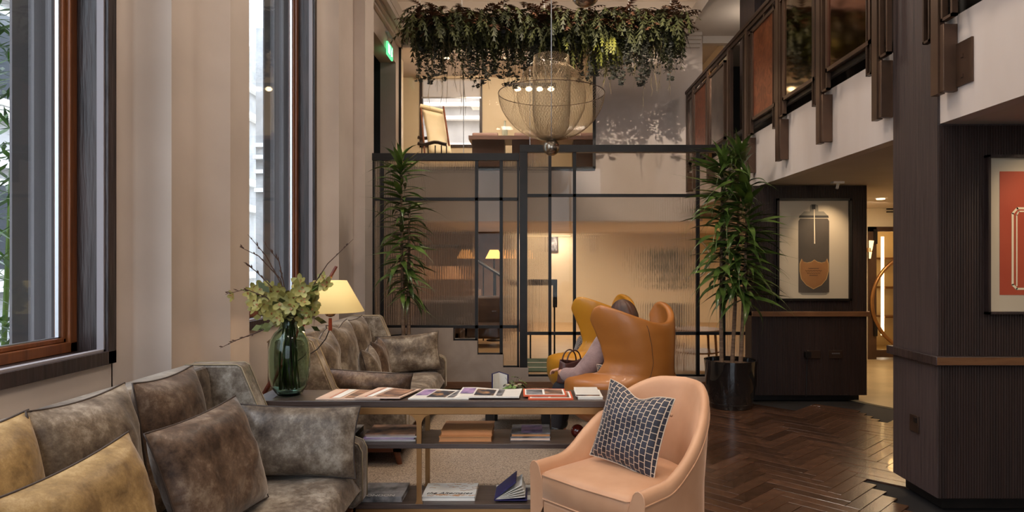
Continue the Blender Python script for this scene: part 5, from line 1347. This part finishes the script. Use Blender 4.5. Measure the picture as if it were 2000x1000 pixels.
sprays = [((490, 600), 7, 1), ((560, 585), 7, 1), ((590, 590), 7, 1), ((520, 610), 6, 1), ((620, 560), 6, 1), ((470, 565), 6, .9), ((500, 585), 6, 1), ((520, 560), 7, 1), ((545, 600), 8, 1), ((575, 560), 6, 1), ((610, 575), 6, .9), ((632, 545), 6, .95), ((600, 610), 7, 1), ((540, 620), 6, 1)]
for (tp, nb_, s) in sprays:
    e = P(tp[0], tp[1], 3.87 + rf.uniform(-.12, .12)); s0 = Vector((vx + rf.uniform(-.05, .05), vy + rf.uniform(-.05, .05), ZTOP + .03)); mid = Vector((vx + rf.uniform(-.02, .02), vy + rf.uniform(-.02, .02), ZTOP + .44))
    pts = [s0, s0.lerp(mid, .5) + Vector((rf.uniform(-.02, .02), 0, 0)), mid, mid.lerp(e, .5) + Vector((0, 0, .03)), e]
    b = MB(); b.tube(pts, [.006, .006, .005, .004, .002], 6); b.build('stem', M['stem_green'], bq, smooth=60)
    for k in range(nb_):
        q = mid.lerp(e, .35 + .65 * (k + .5) / nb_) + Vector((rf.uniform(-.05, .05), rf.uniform(-.05, .05), rf.uniform(-.035, .05)))
        orchid(q, rf.uniform(.040, .056) * s, Vector((rf.uniform(-.7, .7), -1, rf.uniform(-.3, .7))))
for k in range(46):
    q = P(rf.uniform(505, 620), rf.uniform(560, 640), 3.87 + rf.uniform(-.1, .1)); c = Vector((vx, vy, ZTOP + .46)); d = (q - c).normalized(); l = .06
    sd = d.cross(Vector((0, 1, .2))).normalized() * .018
    b = MB(); b.add([q, q + d * l * .5 + sd + Vector((0, -.01, 0)), q + d * l, q + d * l * .5 - sd + Vector((0, .01, 0))], [(0, 1, 2), (0, 2, 3)]); b.build('leaf', M['petal_dark'] if k % 3 else M['petal'], bq)
for (pts, ) in (([(556, 640), (552, 560), (520, 500), (484, 458)],), ([(558, 640), (548, 545), (505, 500), (468, 482)],), ([(560, 640), (555, 560), (545, 510), (520, 480)],), ([(575, 640), (610, 560), (640, 515), (690, 467)],), ([(555, 620), (530, 560), (500, 530), (476, 512)],), ([(550, 630), (520, 580), (480, 565), (440, 575)],), ([(548, 640), (500, 650), (460, 665), (430, 680)],)):
    pp = [Vector((vx + rf.uniform(-.03, .03), vy, ZTOP + .05)), Vector((vx, vy, ZTOP + .43))] + [P(x, y, 3.87 - .06 * i) for i, (x, y) in enumerate(pts[1:])]
    b = MB(); b.tube(pp, [.004, .004, .0035, .0028, .0012], 6)
    for k in range(9):
        i = rf.choice((2, 3)); q = pp[i].lerp(pp[i + 1], rf.random()) if i < 4 else pp[4]; d = (pp[4] - pp[2]).normalized() + Vector((rf.uniform(-.5, .5), 0, rf.uniform(-.3, .6)))
        b.tube([q, q + d * .012, q + d * .02], [.001, .004, .0008], 5)
    b.build('twig', M['twig'], bq, smooth=60)
# ================================================================ BIG PLANTS
M['dracaena'] = mat('glossy dracaena leaf', (42, 62, 26), (96, 118, 54), rough=.30, scale=4, isl=.35, coat=.2)
M['cane'] = mat('brown cane bark', (104, 80, 62), (136, 108, 84), rough=.8, scale=8, stretch=(1, 1, 6), bump=.3)
M['soil'] = mat('bark chips', (74, 54, 40), (128, 100, 76), rough=.95, scale=40)
M['black_glaze'] = mat('black glazed ceramic', (22, 20, 20), (40, 36, 34), rough=.08, scale=3, coat=.8)
rl = random.Random(31)
def leaf_mesh(L, wd, droop, seed):
    n = 8; r_ = random.Random(seed); vs = []; x = z = 0; ang = .35
    for i in range(n + 1):
        v = i / n; w_ = wd * (math.sin(min(1, v * 1.25 + .12) * PI) ** .6 if v < .7 else math.sin(min(1, .7 * 1.25 + .12) * PI) ** .6 * (1 - ((v - .7) / .3) ** 1.6))
        w_ = max(w_, .0015)
        tw = .25 * math.sin(v * 3 + seed)
        fold = .35 * w_
        vs += [(x, -w_ * math.cos(tw), z + fold - w_ * math.sin(tw)), (x, 0, z), (x, w_ * math.cos(tw), z + fold + w_ * math.sin(tw))]
        ang -= droop / n * (1 + .8 * v); x += L / n * math.cos(ang); z += L / n * math.sin(ang)
    fs = []
    for i in range(n):
        a = i * 3; fs += [(a, a + 3, a + 4, a + 1), (a + 1, a + 4, a + 5, a + 2)]
    b = MB(); b.add(vs, fs); return b.mesh('leaf', M['dracaena'], smooth=180)
LM = [leaf_mesh(1.0, .060, d, s) for s, d in enumerate((.3, .55, .8, 1.1, .15))]
def dracaena(label, potc, pot_r, pot_h, canes, ymax, xmax=9, group=None):
    """canes: list of (base dx,dy, top point, [(t0,t1,count,len0,len1)])"""
    t = thing('dracaena_plant', label, 'plant', (potc[0], potc[1], 0), world=True)
    b = MB(); r, h = pot_r, pot_h
    b.lathe([(.001, 0), (r * .80, 0), (r * .84, .02), (r * .86, .05), (r * .84, .055), (r * .97, h * .5), (r, h * .85), (r * 1.02, h * .93), (r * 1.03, h), (r * .95, h), (r * .93, h * .9)], 40, (potc[0], potc[1], 0), cap=False)
    b.build('pot', M['black_glaze'], t, smooth=50)
    b = MB(); b.lathe([(r * .935, 0), (r * .6, .01), (.001, .015)], 28, (potc[0], potc[1], h * .9), cap=False); b.build('soil', M['soil'], t, smooth=60)
    for (bx, by, top, whorls) in canes:
        p0 = Vector((potc[0] + bx, potc[1] + by, h * .88)); top = Vector(top); mid = p0.lerp(top, .5) + Vector((rl.uniform(-.03, .03), rl.uniform(-.03, .03), 0))
        def at(q): return p0 * (1 - q) ** 2 + mid * 2 * q * (1 - q) + top * q * q
        b = MB(); b.tube([at(k / 10) for k in range(11)], [.022 - .012 * k / 10 for k in range(11)], 8); b.build('cane', M['cane'], t, smooth=60)
        for (t0, t1, cnt, l0, l1, e0, e1) in whorls:
            for k in range(cnt):
                q = t0 + (t1 - t0) * (k + rl.random()) / cnt; p = at(min(1, q)); az = k * 2.4 + rl.uniform(-.4, .4)
                f = (q - t0) / max(1e-6, t1 - t0); el = e0 + (e1 - e0) * f + rl.uniform(-.18, .18); s = l0 + (l1 - l0) * rl.random()
                if p.y + s * .95 * math.sin(az) > ymax: az = -az
                if p.z > 1.9 and p.x + s * .95 * math.cos(az) > xmax: az = PI - az
                o = bpy.data.objects.new('leaf', rl.choice(LM)); COL.objects.link(o); o.parent = t
                o.location = p - WORLD[t.name]; o.rotation_euler = (rl.uniform(-.3, .3), -math.radians(el * 57.3) + .35, az); o.scale = (s, s * rl.uniform(.85, 1.15), s)
    return t
YR_ = 6.85
dracaena('tall dracaena with three canes in a glossy black pot right of the glass screen', (P(1427, 0, YR_).x, YR_), .255, .475,
         [(-.09, 0, P(1412, 310, 6.85), [(.36, .99, 80, .38, .60, -.05, .45), (.93, 1.0, 16, .26, .38, .6, 1.3)]),
          (.03, .05, P(1445, 300, 6.95), [(.34, .99, 96, .42, .66, -.1, .4), (.94, 1.0, 18, .26, .42, .6, 1.3)]),
          (.08, -.06, P(1462, 350, 6.75), [(.34, .99, 80, .42, .66, -.12, .4), (.93, 1.0, 14, .28, .40, .5, 1.2)])], 7.08, 2.24)
YL_ = 7.3
dracaena('slender dracaena in a black pot behind the far end of the far sofa', (P(792, 0, YL_).x, YL_), .19, .66,
         [(-.02, 0, P(783, 315, 7.3), [(.26, .99, 120, .34, .52, -.08, .45), (.92, 1.0, 16, .28, .42, .6, 1.35)]),
          (.03, .03, P(800, 400, 7.35), [(.30, .99, 54, .32, .46, -.4, .2)])], 7.8)

# ---- hanging planter
M['fern'] = mat('fern green', (50, 52, 28), (80, 82, 42), rough=.6, isl=.4); M['rust'] = mat('rust red leaf', (84, 54, 38), (120, 80, 54), rough=.6, isl=.35)
M['eucalypt'] = mat('dark eucalyptus leaf', (44, 44, 38), (74, 74, 60), rough=.6, isl=.35); M['lime'] = mat('lime fern', (92, 96, 34), (122, 122, 46), rough=.6, isl=.3)
M['dry_grass'] = mat('dry grass', (104, 88, 58), (134, 116, 80), rough=.8, isl=.3)
YH = 8.9; hx0, hx1 = P(806, 0, YH).x, P(1334, 0, YH).x; hz0, hz1 = P(0, 78, YH).z, P(0, 38, YH).z
hp = thing('hanging_planter', 'long hanging planter overflowing with ferns and trailing vines below the ceiling', 'planter', ((hx0 + hx1) / 2, YH, hz0), world=True)
b = MB(); b.box(hx0 + .1, hx1 - .1, YH - .08, YH + .08, hz0 + .06, hz1 - .04); b.build('trough', M['grey_render'], hp)
for x in (820, 902, 985, 1063, 1147, 1228, 1310):
    b = MB(); q = P(x, 0, YH).x; b.cyl((q, YH, hz1 - .03), (q, YH, 5.42), .008, None, 6); b.build('rod', M['white_paint'], hp)
rv = random.Random(77)
def frond(b, p, d, L, w, n=7, droop=.9):
    """pinnate frond: spine with leaflets"""
    d = d.normalized(); up = Vector((0, 0, 1)); sd = d.cross(up); sd = sd.normalized() if sd.length > .1 else Vector((1, 0, 0))
    q = p.copy(); v = d.copy()
    for i in range(n):
        v = (v + Vector((0, 0, -droop / n))).normalized(); q2 = q + v * L / n; ww = w * math.sin((i + .8) / (n + .8) * PI) + .004
        for s in (1, -1):
            tip = q2 + sd * s * ww + v * ww * .4 + Vector((0, 0, -.2 * ww))
            b.add([q, q2, tip], [(0, 1, 2)])
        q = q2
for nm, m, cnt, L0, L1, w_ in (('foliage', 'rust', 1100, .14, .30, .055), ('foliage', 'fern', 1700, .18, .46, .04), ('foliage', 'lime', 110, .22, .42, .03)):
    b = MB()
    for k in range(cnt):
        x = rv.uniform(hx0, hx1) if m != 'lime' else rv.choice((rv.gauss(P(1110, 0, YH).x, .10), rv.gauss(P(1170, 0, YH).x, .12), rv.gauss(P(1190, 0, YH).x, .08)))
        y = YH + rv.uniform(-.24, .2); z = hz1 + rv.uniform(-.16, .09) if m != 'lime' else hz0 + rv.uniform(-.15, .08)
        a = rv.uniform(0, 2 * PI); up = rv.uniform(-.2, 1.0) if m == 'rust' else rv.uniform(-.9, .8)
        frond(b, Vector((x, y, z)), Vector((math.cos(a), math.sin(a), up)), rv.uniform(L0, L1), w_, 6, rv.uniform(1.0, 3.4) if m != 'rust' else .8)
    b.build(nm, M[m], hp, kind='stuff')
# trailing strands, a handful of meshes shared by many vines
def vine_mesh(kind, seed):
    r_ = random.Random(seed); b = MB(); pts = [Vector((0, 0, 0))]; n = 10
    for i in range(n): pts.append(pts[-1] + Vector((r_.uniform(-.02, .02), r_.uniform(-.015, .015), -.1)))
    if kind == 'grass':
        b.tube(pts, .0022, 3)
        for i in range(8):
            q = pts[r_.randrange(10)]; b.tube([q, q + Vector((r_.uniform(-.03, .03), r_.uniform(-.03, .03), -.12))], .0014, 3)
        return b.mesh('vine', M['dry_grass'])
    b.tube(pts, .0025, 3)
    if kind == 'eu':
        for i in range(34):
            v = 1 - r_.random() ** 1.6; j = v * 9.99; q = pts[int(j)].lerp(pts[int(j) + 1], j % 1)
            c = q + Vector((r_.uniform(-.035, .035), r_.uniform(-.03, .03), r_.uniform(-.02, .02))); s = r_.uniform(.016, .028)
            x = Vector((r_.uniform(-1, 1), r_.uniform(-.6, .6), r_.uniform(-1, 1))).normalized(); y = x.cross(Vector((r_.uniform(-.4, .4), 1, .2))).normalized()
            b.add([c + x * s * math.cos(a) + y * s * .85 * math.sin(a) for a in [k * PI / 3 for k in range(6)]], [tuple(range(6))])
        return b.mesh('vine', M['eucalypt'])
    for i in range(44):
        v = r_.random(); j = v * 9.99; q = pts[int(j)].lerp(pts[int(j) + 1], j % 1); frond(b, q, Vector((r_.uniform(-1, 1), r_.uniform(-1, 1), -.6)), .09, .012, 3)
    return b.mesh('vine', M['fern'])
VM = {k: [vine_mesh(k, s + 10 * i) for s in range(5)] for i, k in enumerate(('grass', 'eu', 'fern'))}
for k in range(295):
    u = (k + rv.random()) / 295; x = hx0 + .02 + (hx1 - hx0 - .04) * u
    kind = rv.choice(('eu', 'fern', 'fern', 'eu', 'grass'))
    L = {'eu': rv.uniform(.28, .62), 'fern': rv.uniform(.2, .5), 'grass': rv.uniform(.4, .8)}[kind]
    if kind == 'grass' and rv.random() < .12: L = rv.uniform(.85, 1.05)
    o = bpy.data.objects.new('vine', rv.choice(VM[kind])); COL.objects.link(o); o.parent = hp
    o.location = Vector((x, YH + rv.uniform(-.16, .16), hz0 + rv.uniform(-.02, .12))) - WORLD[hp.name]; o.scale = (1, 1, L) if kind == 'grass' else (1.05, 1.05, L * 1.0)
    o.rotation_euler = (0, 0, rv.uniform(0, 2 * PI))

# ---- bamboo outside window 1
M['bamboo'] = mat('bamboo leaf', (50, 80, 30), (96, 130, 54), rough=.45, isl=.4)
bm_ = thing('bamboo_plant', 'leafy green bamboo growing outside the near window', 'plant', (-4.1, 4.6, -.1), world=True)
rb_ = random.Random(5)
for k in range(5):
    b = MB(); x, y = -4.1 + rb_.uniform(-.35, .3), 4.9 + rb_.uniform(-.5, .5); b.tube([(x, y, -.1), (x + rb_.uniform(-.1, .15), y, 2), (x + rb_.uniform(-.1, .3), y - .1, 4.6)], .018, 6); b.build('stalk', M['stem_green'], bm_)
b = MB()
for k in range(2600):
    c = Vector((-4.1 + rb_.gauss(0, .42), 4.9 + rb_.gauss(0, .45), rb_.uniform(.8, 4.9))); a = rb_.uniform(0, 2 * PI)
    d = Vector((math.cos(a), math.sin(a), rb_.uniform(-.9, .2))).normalized(); s = Vector((-math.sin(a), math.cos(a), 0)) * rb_.uniform(.014, .024); L = rb_.uniform(.14, .28)
    b.add([c, c + d * L * .4 + s, c + d * L, c + d * L * .4 - s], [(0, 1, 2, 3)])
b.build('foliage', M['bamboo'], bm_, kind='stuff')
cc = thing('cafe_chair', 'grey metal chair standing outside the near window', 'chair', (-3.9, 3.9, -.1), world=True)
b = MB(); b.tube([(-4.1, 3.75, -.1), (-4.08, 3.75, .95), (-4.05, 3.75, 1.05), (-3.75, 3.8, 1.08), (-3.68, 3.8, 1.0), (-3.66, 3.8, -.1)], .016, 8); b.build('back_frame', M['chrome'], cc, smooth=60)
b = MB(); b.box(-4.06, -3.68, 3.76, 3.775, .65, 1.02); b.build('backrest', M['chrome'], cc)
b = MB(); b.box(-4.1, -3.66, 3.36, 3.78, .34, .37); b.build('seat', M['chrome'], cc)
for x in (-4.08, -3.68):
    b = MB(); b.cyl((x, 3.38, .34), (x, 3.36, -.1), .014, None, 6); b.build('leg', M['chrome'], cc)

# ---- coffee table with menu and little plant
ctb = thing('coffee_table', 'low dark round edged coffee table on black legs on the rug', 'table', (-.25, 5.75, .014), world=True)
M['table_grey'] = mat('dark smoked table top', (40, 42, 46), (54, 56, 60), rough=.15, scale=2)
zt_ = P(0, 808, 5.5).z
zt_ = .29
def rr_poly(x0, x1, y0, y1, r, n=6):
    pts = []
    for cx, cy, a0 in ((x1 - r, y1 - r, 0), (x0 + r, y1 - r, PI/2), (x0 + r, y0 + r, PI), (x1 - r, y0 + r, 1.5*PI)):
        for k in range(n + 1): a = a0 + PI / 2 * k / n; pts.append((cx + r * math.cos(a), cy + r * math.sin(a)))
    return pts
b = MB(); b.prism(rr_poly(-.50, .20, 5.56, 6.30, .14), 'z', zt_ - .022, zt_); b.build('table_top', M['table_grey'], ctb, bevel=.004, fixn=True)
for (x, y) in ((-.375, 5.66), (.09, 5.66), (-.375, 6.20), (.09, 6.20)):
    b = MB(); b.box(x - .035, x + .035, y - .03, y + .03, .014, zt_ - .022); b.build('leg', M['black_metal'], ctb)
b = MB(); b.box(-.40, .12, 5.63, 5.69, zt_ - .045, zt_ - .023); b.box(-.40, .12, 6.17, 6.23, zt_ - .045, zt_ - .023); b.build('apron', M['black_metal'], ctb)
mn = thing('menu_card', 'open navy menu standing on the coffee table behind the console', 'menu', (P(974, 0, 5.75).x, 5.75, zt_ + .001), 0)
b = MB(); b.prism([(-.06, .0), (-.052, .0), (-.004, .11), (-.01, .112)], 'z', 0, .22); b.prism([(-.004, .11), (.002, .11), (.085, -.04), (.079, -.043)], 'z', 0, .22); b.build('cover', M['navy'], mn, fixn=True)
b = MB(); b.prism([(-.048, .0), (-.004, .098), (-.001, .094), (-.045, -.002)], 'z', .006, .214); b.prism([(.0, .098), (.074, -.038), (.071, -.04), (-.002, .092)], 'z', .006, .214); b.build('pages', M['page'], mn, fixn=True)
pp_ = thing('potted_plant', 'small round leaved green plant with cream flowers on the coffee table', 'plant', (P(1003, 0, 5.66).x, 5.68, zt_ + .001), 0)
b = MB(); b.lathe([(.001, 0), (.035, 0), (.05, .06), (.045, .06), (.04, .02)], 20, cap=False); b.build('pot', M['black_glaze'], pp_, smooth=60)
rp_ = random.Random(9)
for k in range(46):
    a = rp_.uniform(0, 2 * PI); el = rp_.uniform(.2, 1.3); rr = rp_.uniform(.05, .14); c = Vector((math.cos(a) * math.cos(el) * rr, math.sin(a) * math.cos(el) * rr, .06 + math.sin(el) * rr)); n_v = (c - Vector((0, 0, .03))).normalized()
    x = n_v.orthogonal().normalized(); y = n_v.cross(x); s = rp_.uniform(.016, .026)
    b = MB(); b.add([c + x * s * math.cos(t) + y * s * math.sin(t) + n_v * (.006 if i % 2 else 0) for i, t in enumerate([q * PI / 4 for q in range(8)])], [tuple(range(8))]); b.build('leaf', M['stem_green'] if k % 2 else M['fern'], pp_)
for k in range(4):
    b = MB(); a = k * 1.7; c = Vector((.05 * math.cos(a), .05 * math.sin(a) - .02, .13)); b.lathe([(.001, 0), (.014, .006), (.018, .018)], 8, c, cap=False); b.build('flower', M['print_cream'], pp_)
for k in range(6):
    b = MB(); a = k * 1.1; b.tube([(0, 0, .06), (.03 * math.cos(a), .02 * math.sin(a), .14), (.07 * math.cos(a), .03 * math.sin(a), .20)], .0012, 4); b.build('sprig', M['twig'], pp_)

# ================================================================ PERSON in the tan wing chair
M['coat'] = mat('mauve knitted coat', (138, 110, 106), (158, 128, 122), rough=.85, scale=12, bump=.3, bscale=60, sheen=.3)
M['skin'] = mat('skin', (206, 152, 124), rough=.55); M['hair'] = mat('brown hair', (52, 30, 20), (86, 52, 34), rough=.5, scale=20, stretch=(1, 1, .3)); M['trouser'] = mat('black trousers', (26, 24, 30), rough=.8); M['boot'] = mat('black boots', (24, 22, 22), rough=.4)
M['bag'] = mat('dark brown leather bag', (66, 38, 34), (84, 50, 44), rough=.4)
def skin(name, nodes, edges, m, parent, root, sub=2):
    me = bpy.data.meshes.new(name); me.from_pydata([n[0] for n in nodes], edges, []); me.materials.append(m)
    o = bpy.data.objects.new(name, me); COL.objects.link(o); o.parent = parent
    sk = o.modifiers.new('skin', 'SKIN'); sk.use_smooth_shade = True
    if not me.skin_vertices: me.skin_vertices.new() if hasattr(me.skin_vertices, 'new') else None
    for i, n in enumerate(nodes):
        r = n[1] if isinstance(n[1], tuple) else (n[1], n[1]); me.skin_vertices[0].data[i].radius = r
    me.skin_vertices[0].data[root].use_root = True
    s = o.modifiers.new('sub', 'SUBSURF'); s.levels = sub; s.render_levels = sub
    return o
# local frame: +x is where the person faces, +y is their left (camera side), origin on the floor below the seat
pe = thing('person', 'person in a mauve coat with brown hair sitting in the tan wing chair', 'person', (E1[0] + .02, E1[1] - .017, .0), math.radians(150))
hip, z0 = Vector((.0, 0, .50)), .5
nodes = [((-.04, 0, .50), (.14, .12)), ((-.02, 0, .64), (.13, .11)), ((.0, 0, .80), (.14, .11)), ((-.01, 0, .90), (.10, .08)), ((-.02, 0, .965), .05), ((-.03, 0, 1.01), .05),
         ((.03, .17, .885), .06), ((.10, .25, .73), .048), ((.20, .27, .61), .042), ((.36, .20, .60), .034), ((.44, .14, .61), .026),
         ((.03, -.17, .885), .06), ((.10, -.25, .73), .048), ((.22, -.24, .62), .042), ((.37, -.12, .61), .034), ((.44, -.07, .61), .026),
         ((.03, .10, .47), .09), ((.30, .11, .50), .075), ((.47, .11, .49), .06), ((.47, .11, .28), .05), ((.48, .11, .09), .038), ((.60, .12, .05), .03),
         ((.03, -.10, .47), .09), ((.30, -.11, .50), .075), ((.50, -.11, .49), .06), ((.54, -.12, .28), .05), ((.56, -.12, .09), .038), ((.68, -.12, .05), .03)]
edges = [(0, 1), (1, 2), (2, 3), (3, 4), (4, 5), (3, 6), (6, 7), (7, 8), (8, 9), (9, 10), (3, 11), (11, 12), (12, 13), (13, 14), (14, 15), (0, 16), (16, 17), (17, 18), (18, 19), (19, 20), (20, 21), (0, 22), (22, 23), (23, 24), (24, 25), (25, 26), (26, 27)]
skin('body', nodes, edges, M['skin'], pe, 0)
# head
def head_fn(u, v):
    a = u * 2 * PI; e = (v - .5) * PI; r = math.cos(e)
    x, y, z = .092 * r * math.cos(a), .072 * r * math.sin(a), .112 * math.sin(e)
    if z < 0: x *= 1 - .25 * (-z / .112) * (1 if math.cos(a) < 0 else .4); y *= 1 - .28 * (-z / .112)
    if math.cos(a) > .9 and abs(z + .005) < .03: x += .018 * (math.cos(a) - .9) * 10 * (1 - abs(z + .005) / .03)
    return Vector((x, y, z)) 
HM = Matrix.Translation((-.03, 0, 1.05)) @ Matrix.Rotation(math.radians(14), 4, 'Y')
b = MB(); b.grid(36, 24, head_fn, cu=True)
for i in range(len(b.v)): b.v[i] = tuple(HM @ Vector(b.v[i]))
hd = b.build('head', M['skin'], pe, smooth=180)
M['eye'] = mat('eye', (40, 30, 26), rough=.2); M['lips'] = mat('lips', (170, 90, 80), rough=.5)
for s in (1, -1):
    b = MB(); b.lathe([(.009 * math.sin(PI * k / 6) + .0001, -.006 * math.cos(PI * k / 6)) for k in range(7)], 10); b.xf(HM @ Matrix.Translation((.083, s * .028, .005))); b.build('eye', M['eye'], hd, smooth=180)
    b = MB(); b.grid(10, 6, lambda u, v: HM @ Vector((-.005 + .018 * math.cos(u * 2 * PI) * math.sin(v * PI), s * (.072 + .010 * math.cos(v * PI)), -.005 + .03 * math.sin(u * 2 * PI) * math.sin(v * PI))), cu=True); b.build('ear', M['skin'], hd, smooth=180)
b = MB(); b.tube([HM @ Vector((.082, -.02, -.052)), HM @ Vector((.090, 0, -.050)), HM @ Vector((.082, .02, -.052))], [.003, .006, .003], 6); b.build('mouth', M['lips'], hd, smooth=180)
def hair_fn(u, v):
    a = u * 2 * PI; e = PI / 2 - v * PI * .86; q = head_fn(u, e / PI + .5)
    front = math.cos(a)
    k = 1.13 + .03 * math.sin(a * 17) + .015 * math.sin(a * 41)
    p = Vector((q.x * k, q.y * k * 1.04, q.z * 1.10))
    if front > .25 and p.z < .045: p = Vector((q.x * .9, q.y * .98, max(p.z, -.02)))
    elif v > .55: p = Vector((q.x * 1.0 - .02, q.y * 1.15, p.z - .10 * (v - .55) / .45))
    return HM @ p
b = MB(); b.grid(64, 20, hair_fn, cu=True); b.build('hair', M['hair'], pe, smooth=180)
# coat
cn = [((-.05, 0, .44), (.20, .19)), ((-.03, 0, .60), (.175, .16)), ((.0, 0, .78), (.175, .15)), ((-.01, 0, .90), (.12, .10)), ((-.02, 0, .955), (.07, .07)),
      ((.03, .17, .875), .09), ((.10, .25, .73), .082), ((.21, .26, .61), .076), ((.34, .20, .60), .058), ((.40, .17, .61), .05),
      ((.03, -.17, .885), .082), ((.10, -.27, .73), .072), ((.23, -.26, .62), .066), ((.36, -.14, .615), .052), ((.40, -.10, .615), .045),
      ((.10, .12, .48), (.12, .10)), ((.30, .13, .51), (.10, .09)), ((.10, -.12, .48), (.12, .10)), ((.30, -.13, .51), (.10, .09)), ((.13, .02, .70), (.17, .15)), ((.22, .04, .60), (.16, .13))]
ce = [(0, 1), (1, 2), (2, 3), (3, 4), (3, 5), (5, 6), (6, 7), (7, 8), (8, 9), (3, 10), (10, 11), (11, 12), (12, 13), (13, 14), (0, 15), (15, 16), (0, 17), (17, 18), (1, 20), (2, 19)]
skin('coat', cn, ce, M['coat'], pe, 0)
tn = [((.03, 0, .47), .11), ((.16, .11, .48), .09), ((.30, .11, .50), .084), ((.47, .11, .49), .068), ((.47, .11, .30), .058), ((.48, .11, .14), .05),
      ((.16, -.11, .48), .09), ((.30, -.11, .50), .084), ((.50, -.11, .49), .068), ((.54, -.12, .30), .058), ((.56, -.12, .14), .05)]
skin('trousers', tn, [(0, 1), (1, 2), (2, 3), (3, 4), (4, 5), (0, 6), (6, 7), (7, 8), (8, 9), (9, 10)], M['trouser'], pe, 0)
for y, x in ((.11, .48), (-.12, .56)):
    skin('boot', [((x, y, .20), .058), ((x, y, .08), .052), ((x + .06, y, .055), .045), ((x + .15, y, .045), .036)], [(0, 1), (1, 2), (2, 3)], M['boot'], pe, 1)
for s in (1, -1):   # hands, fingers curled on the bag
    hx, hy, hz = .445, .12 * s if s > 0 else -.05, .615
    hn = [((hx - .03, hy, hz), (.022, .018)), ((hx + .02, hy, hz - .005), (.032, .015))]; he = [(0, 1)]
    hand = skin('hand', hn, he, M['skin'], pe, 0, 1)
    for f in range(4):
        yy = hy - .027 + .018 * f; l = (.055, .066, .062, .048)[f]
        skin('finger', [((hx + .025, yy, hz), .009), ((hx + .05, yy, hz + .004), .0085), ((hx + .05 + l * .4, yy, hz - .012), .008), ((hx + .05 + l * .45, yy, hz - .035), .007)], [(0, 1), (1, 2), (2, 3)], M['skin'], hand, 0, 1)
    skin('thumb', [((hx, hy - s * .03, hz), .010), ((hx + .03, hy - s * .045, hz + .006), .0095), ((hx + .06, hy - s * .042, hz), .008)], [(0, 1), (1, 2)], M['skin'], hand, 0, 1)
# handbag on the lap
q0 = Matrix.Translation((E1[0], E1[1], 0)) @ Matrix.Rotation(math.radians(150), 4, 'Z') @ Vector((.36, .05, 0))
hb = thing('handbag', 'dark brown leather handbag resting on the lap of the person in the wing chair', 'bag', (q0.x, q0.y, .53), E1R)
hb.scale = (.85, .85, .8)
b = MB(); b.grid(24, 12, lambda u, v: ((.07 - .02 * v) * math.copysign(abs(math.cos(u*2*PI)) ** .6, math.cos(u*2*PI)), (.16 - .03 * v) * math.copysign(abs(math.sin(u*2*PI)) ** .6, math.sin(u*2*PI)), .20 * v + .015 * math.sin(u * 12) * v), cu=True)
b.build('body', M['bag'], hb, smooth=180); hb.children[0].modifiers.new('t', 'SOLIDIFY').thickness = .008
for s in (-1, 1):
    b = MB(); b.tube([(s * .03, .09 * math.cos(PI * k / 12), .19 + .11 * math.sin(PI * k / 12)) for k in range(13)], .007, 6); b.build('handle', M['bag'], hb, smooth=180)
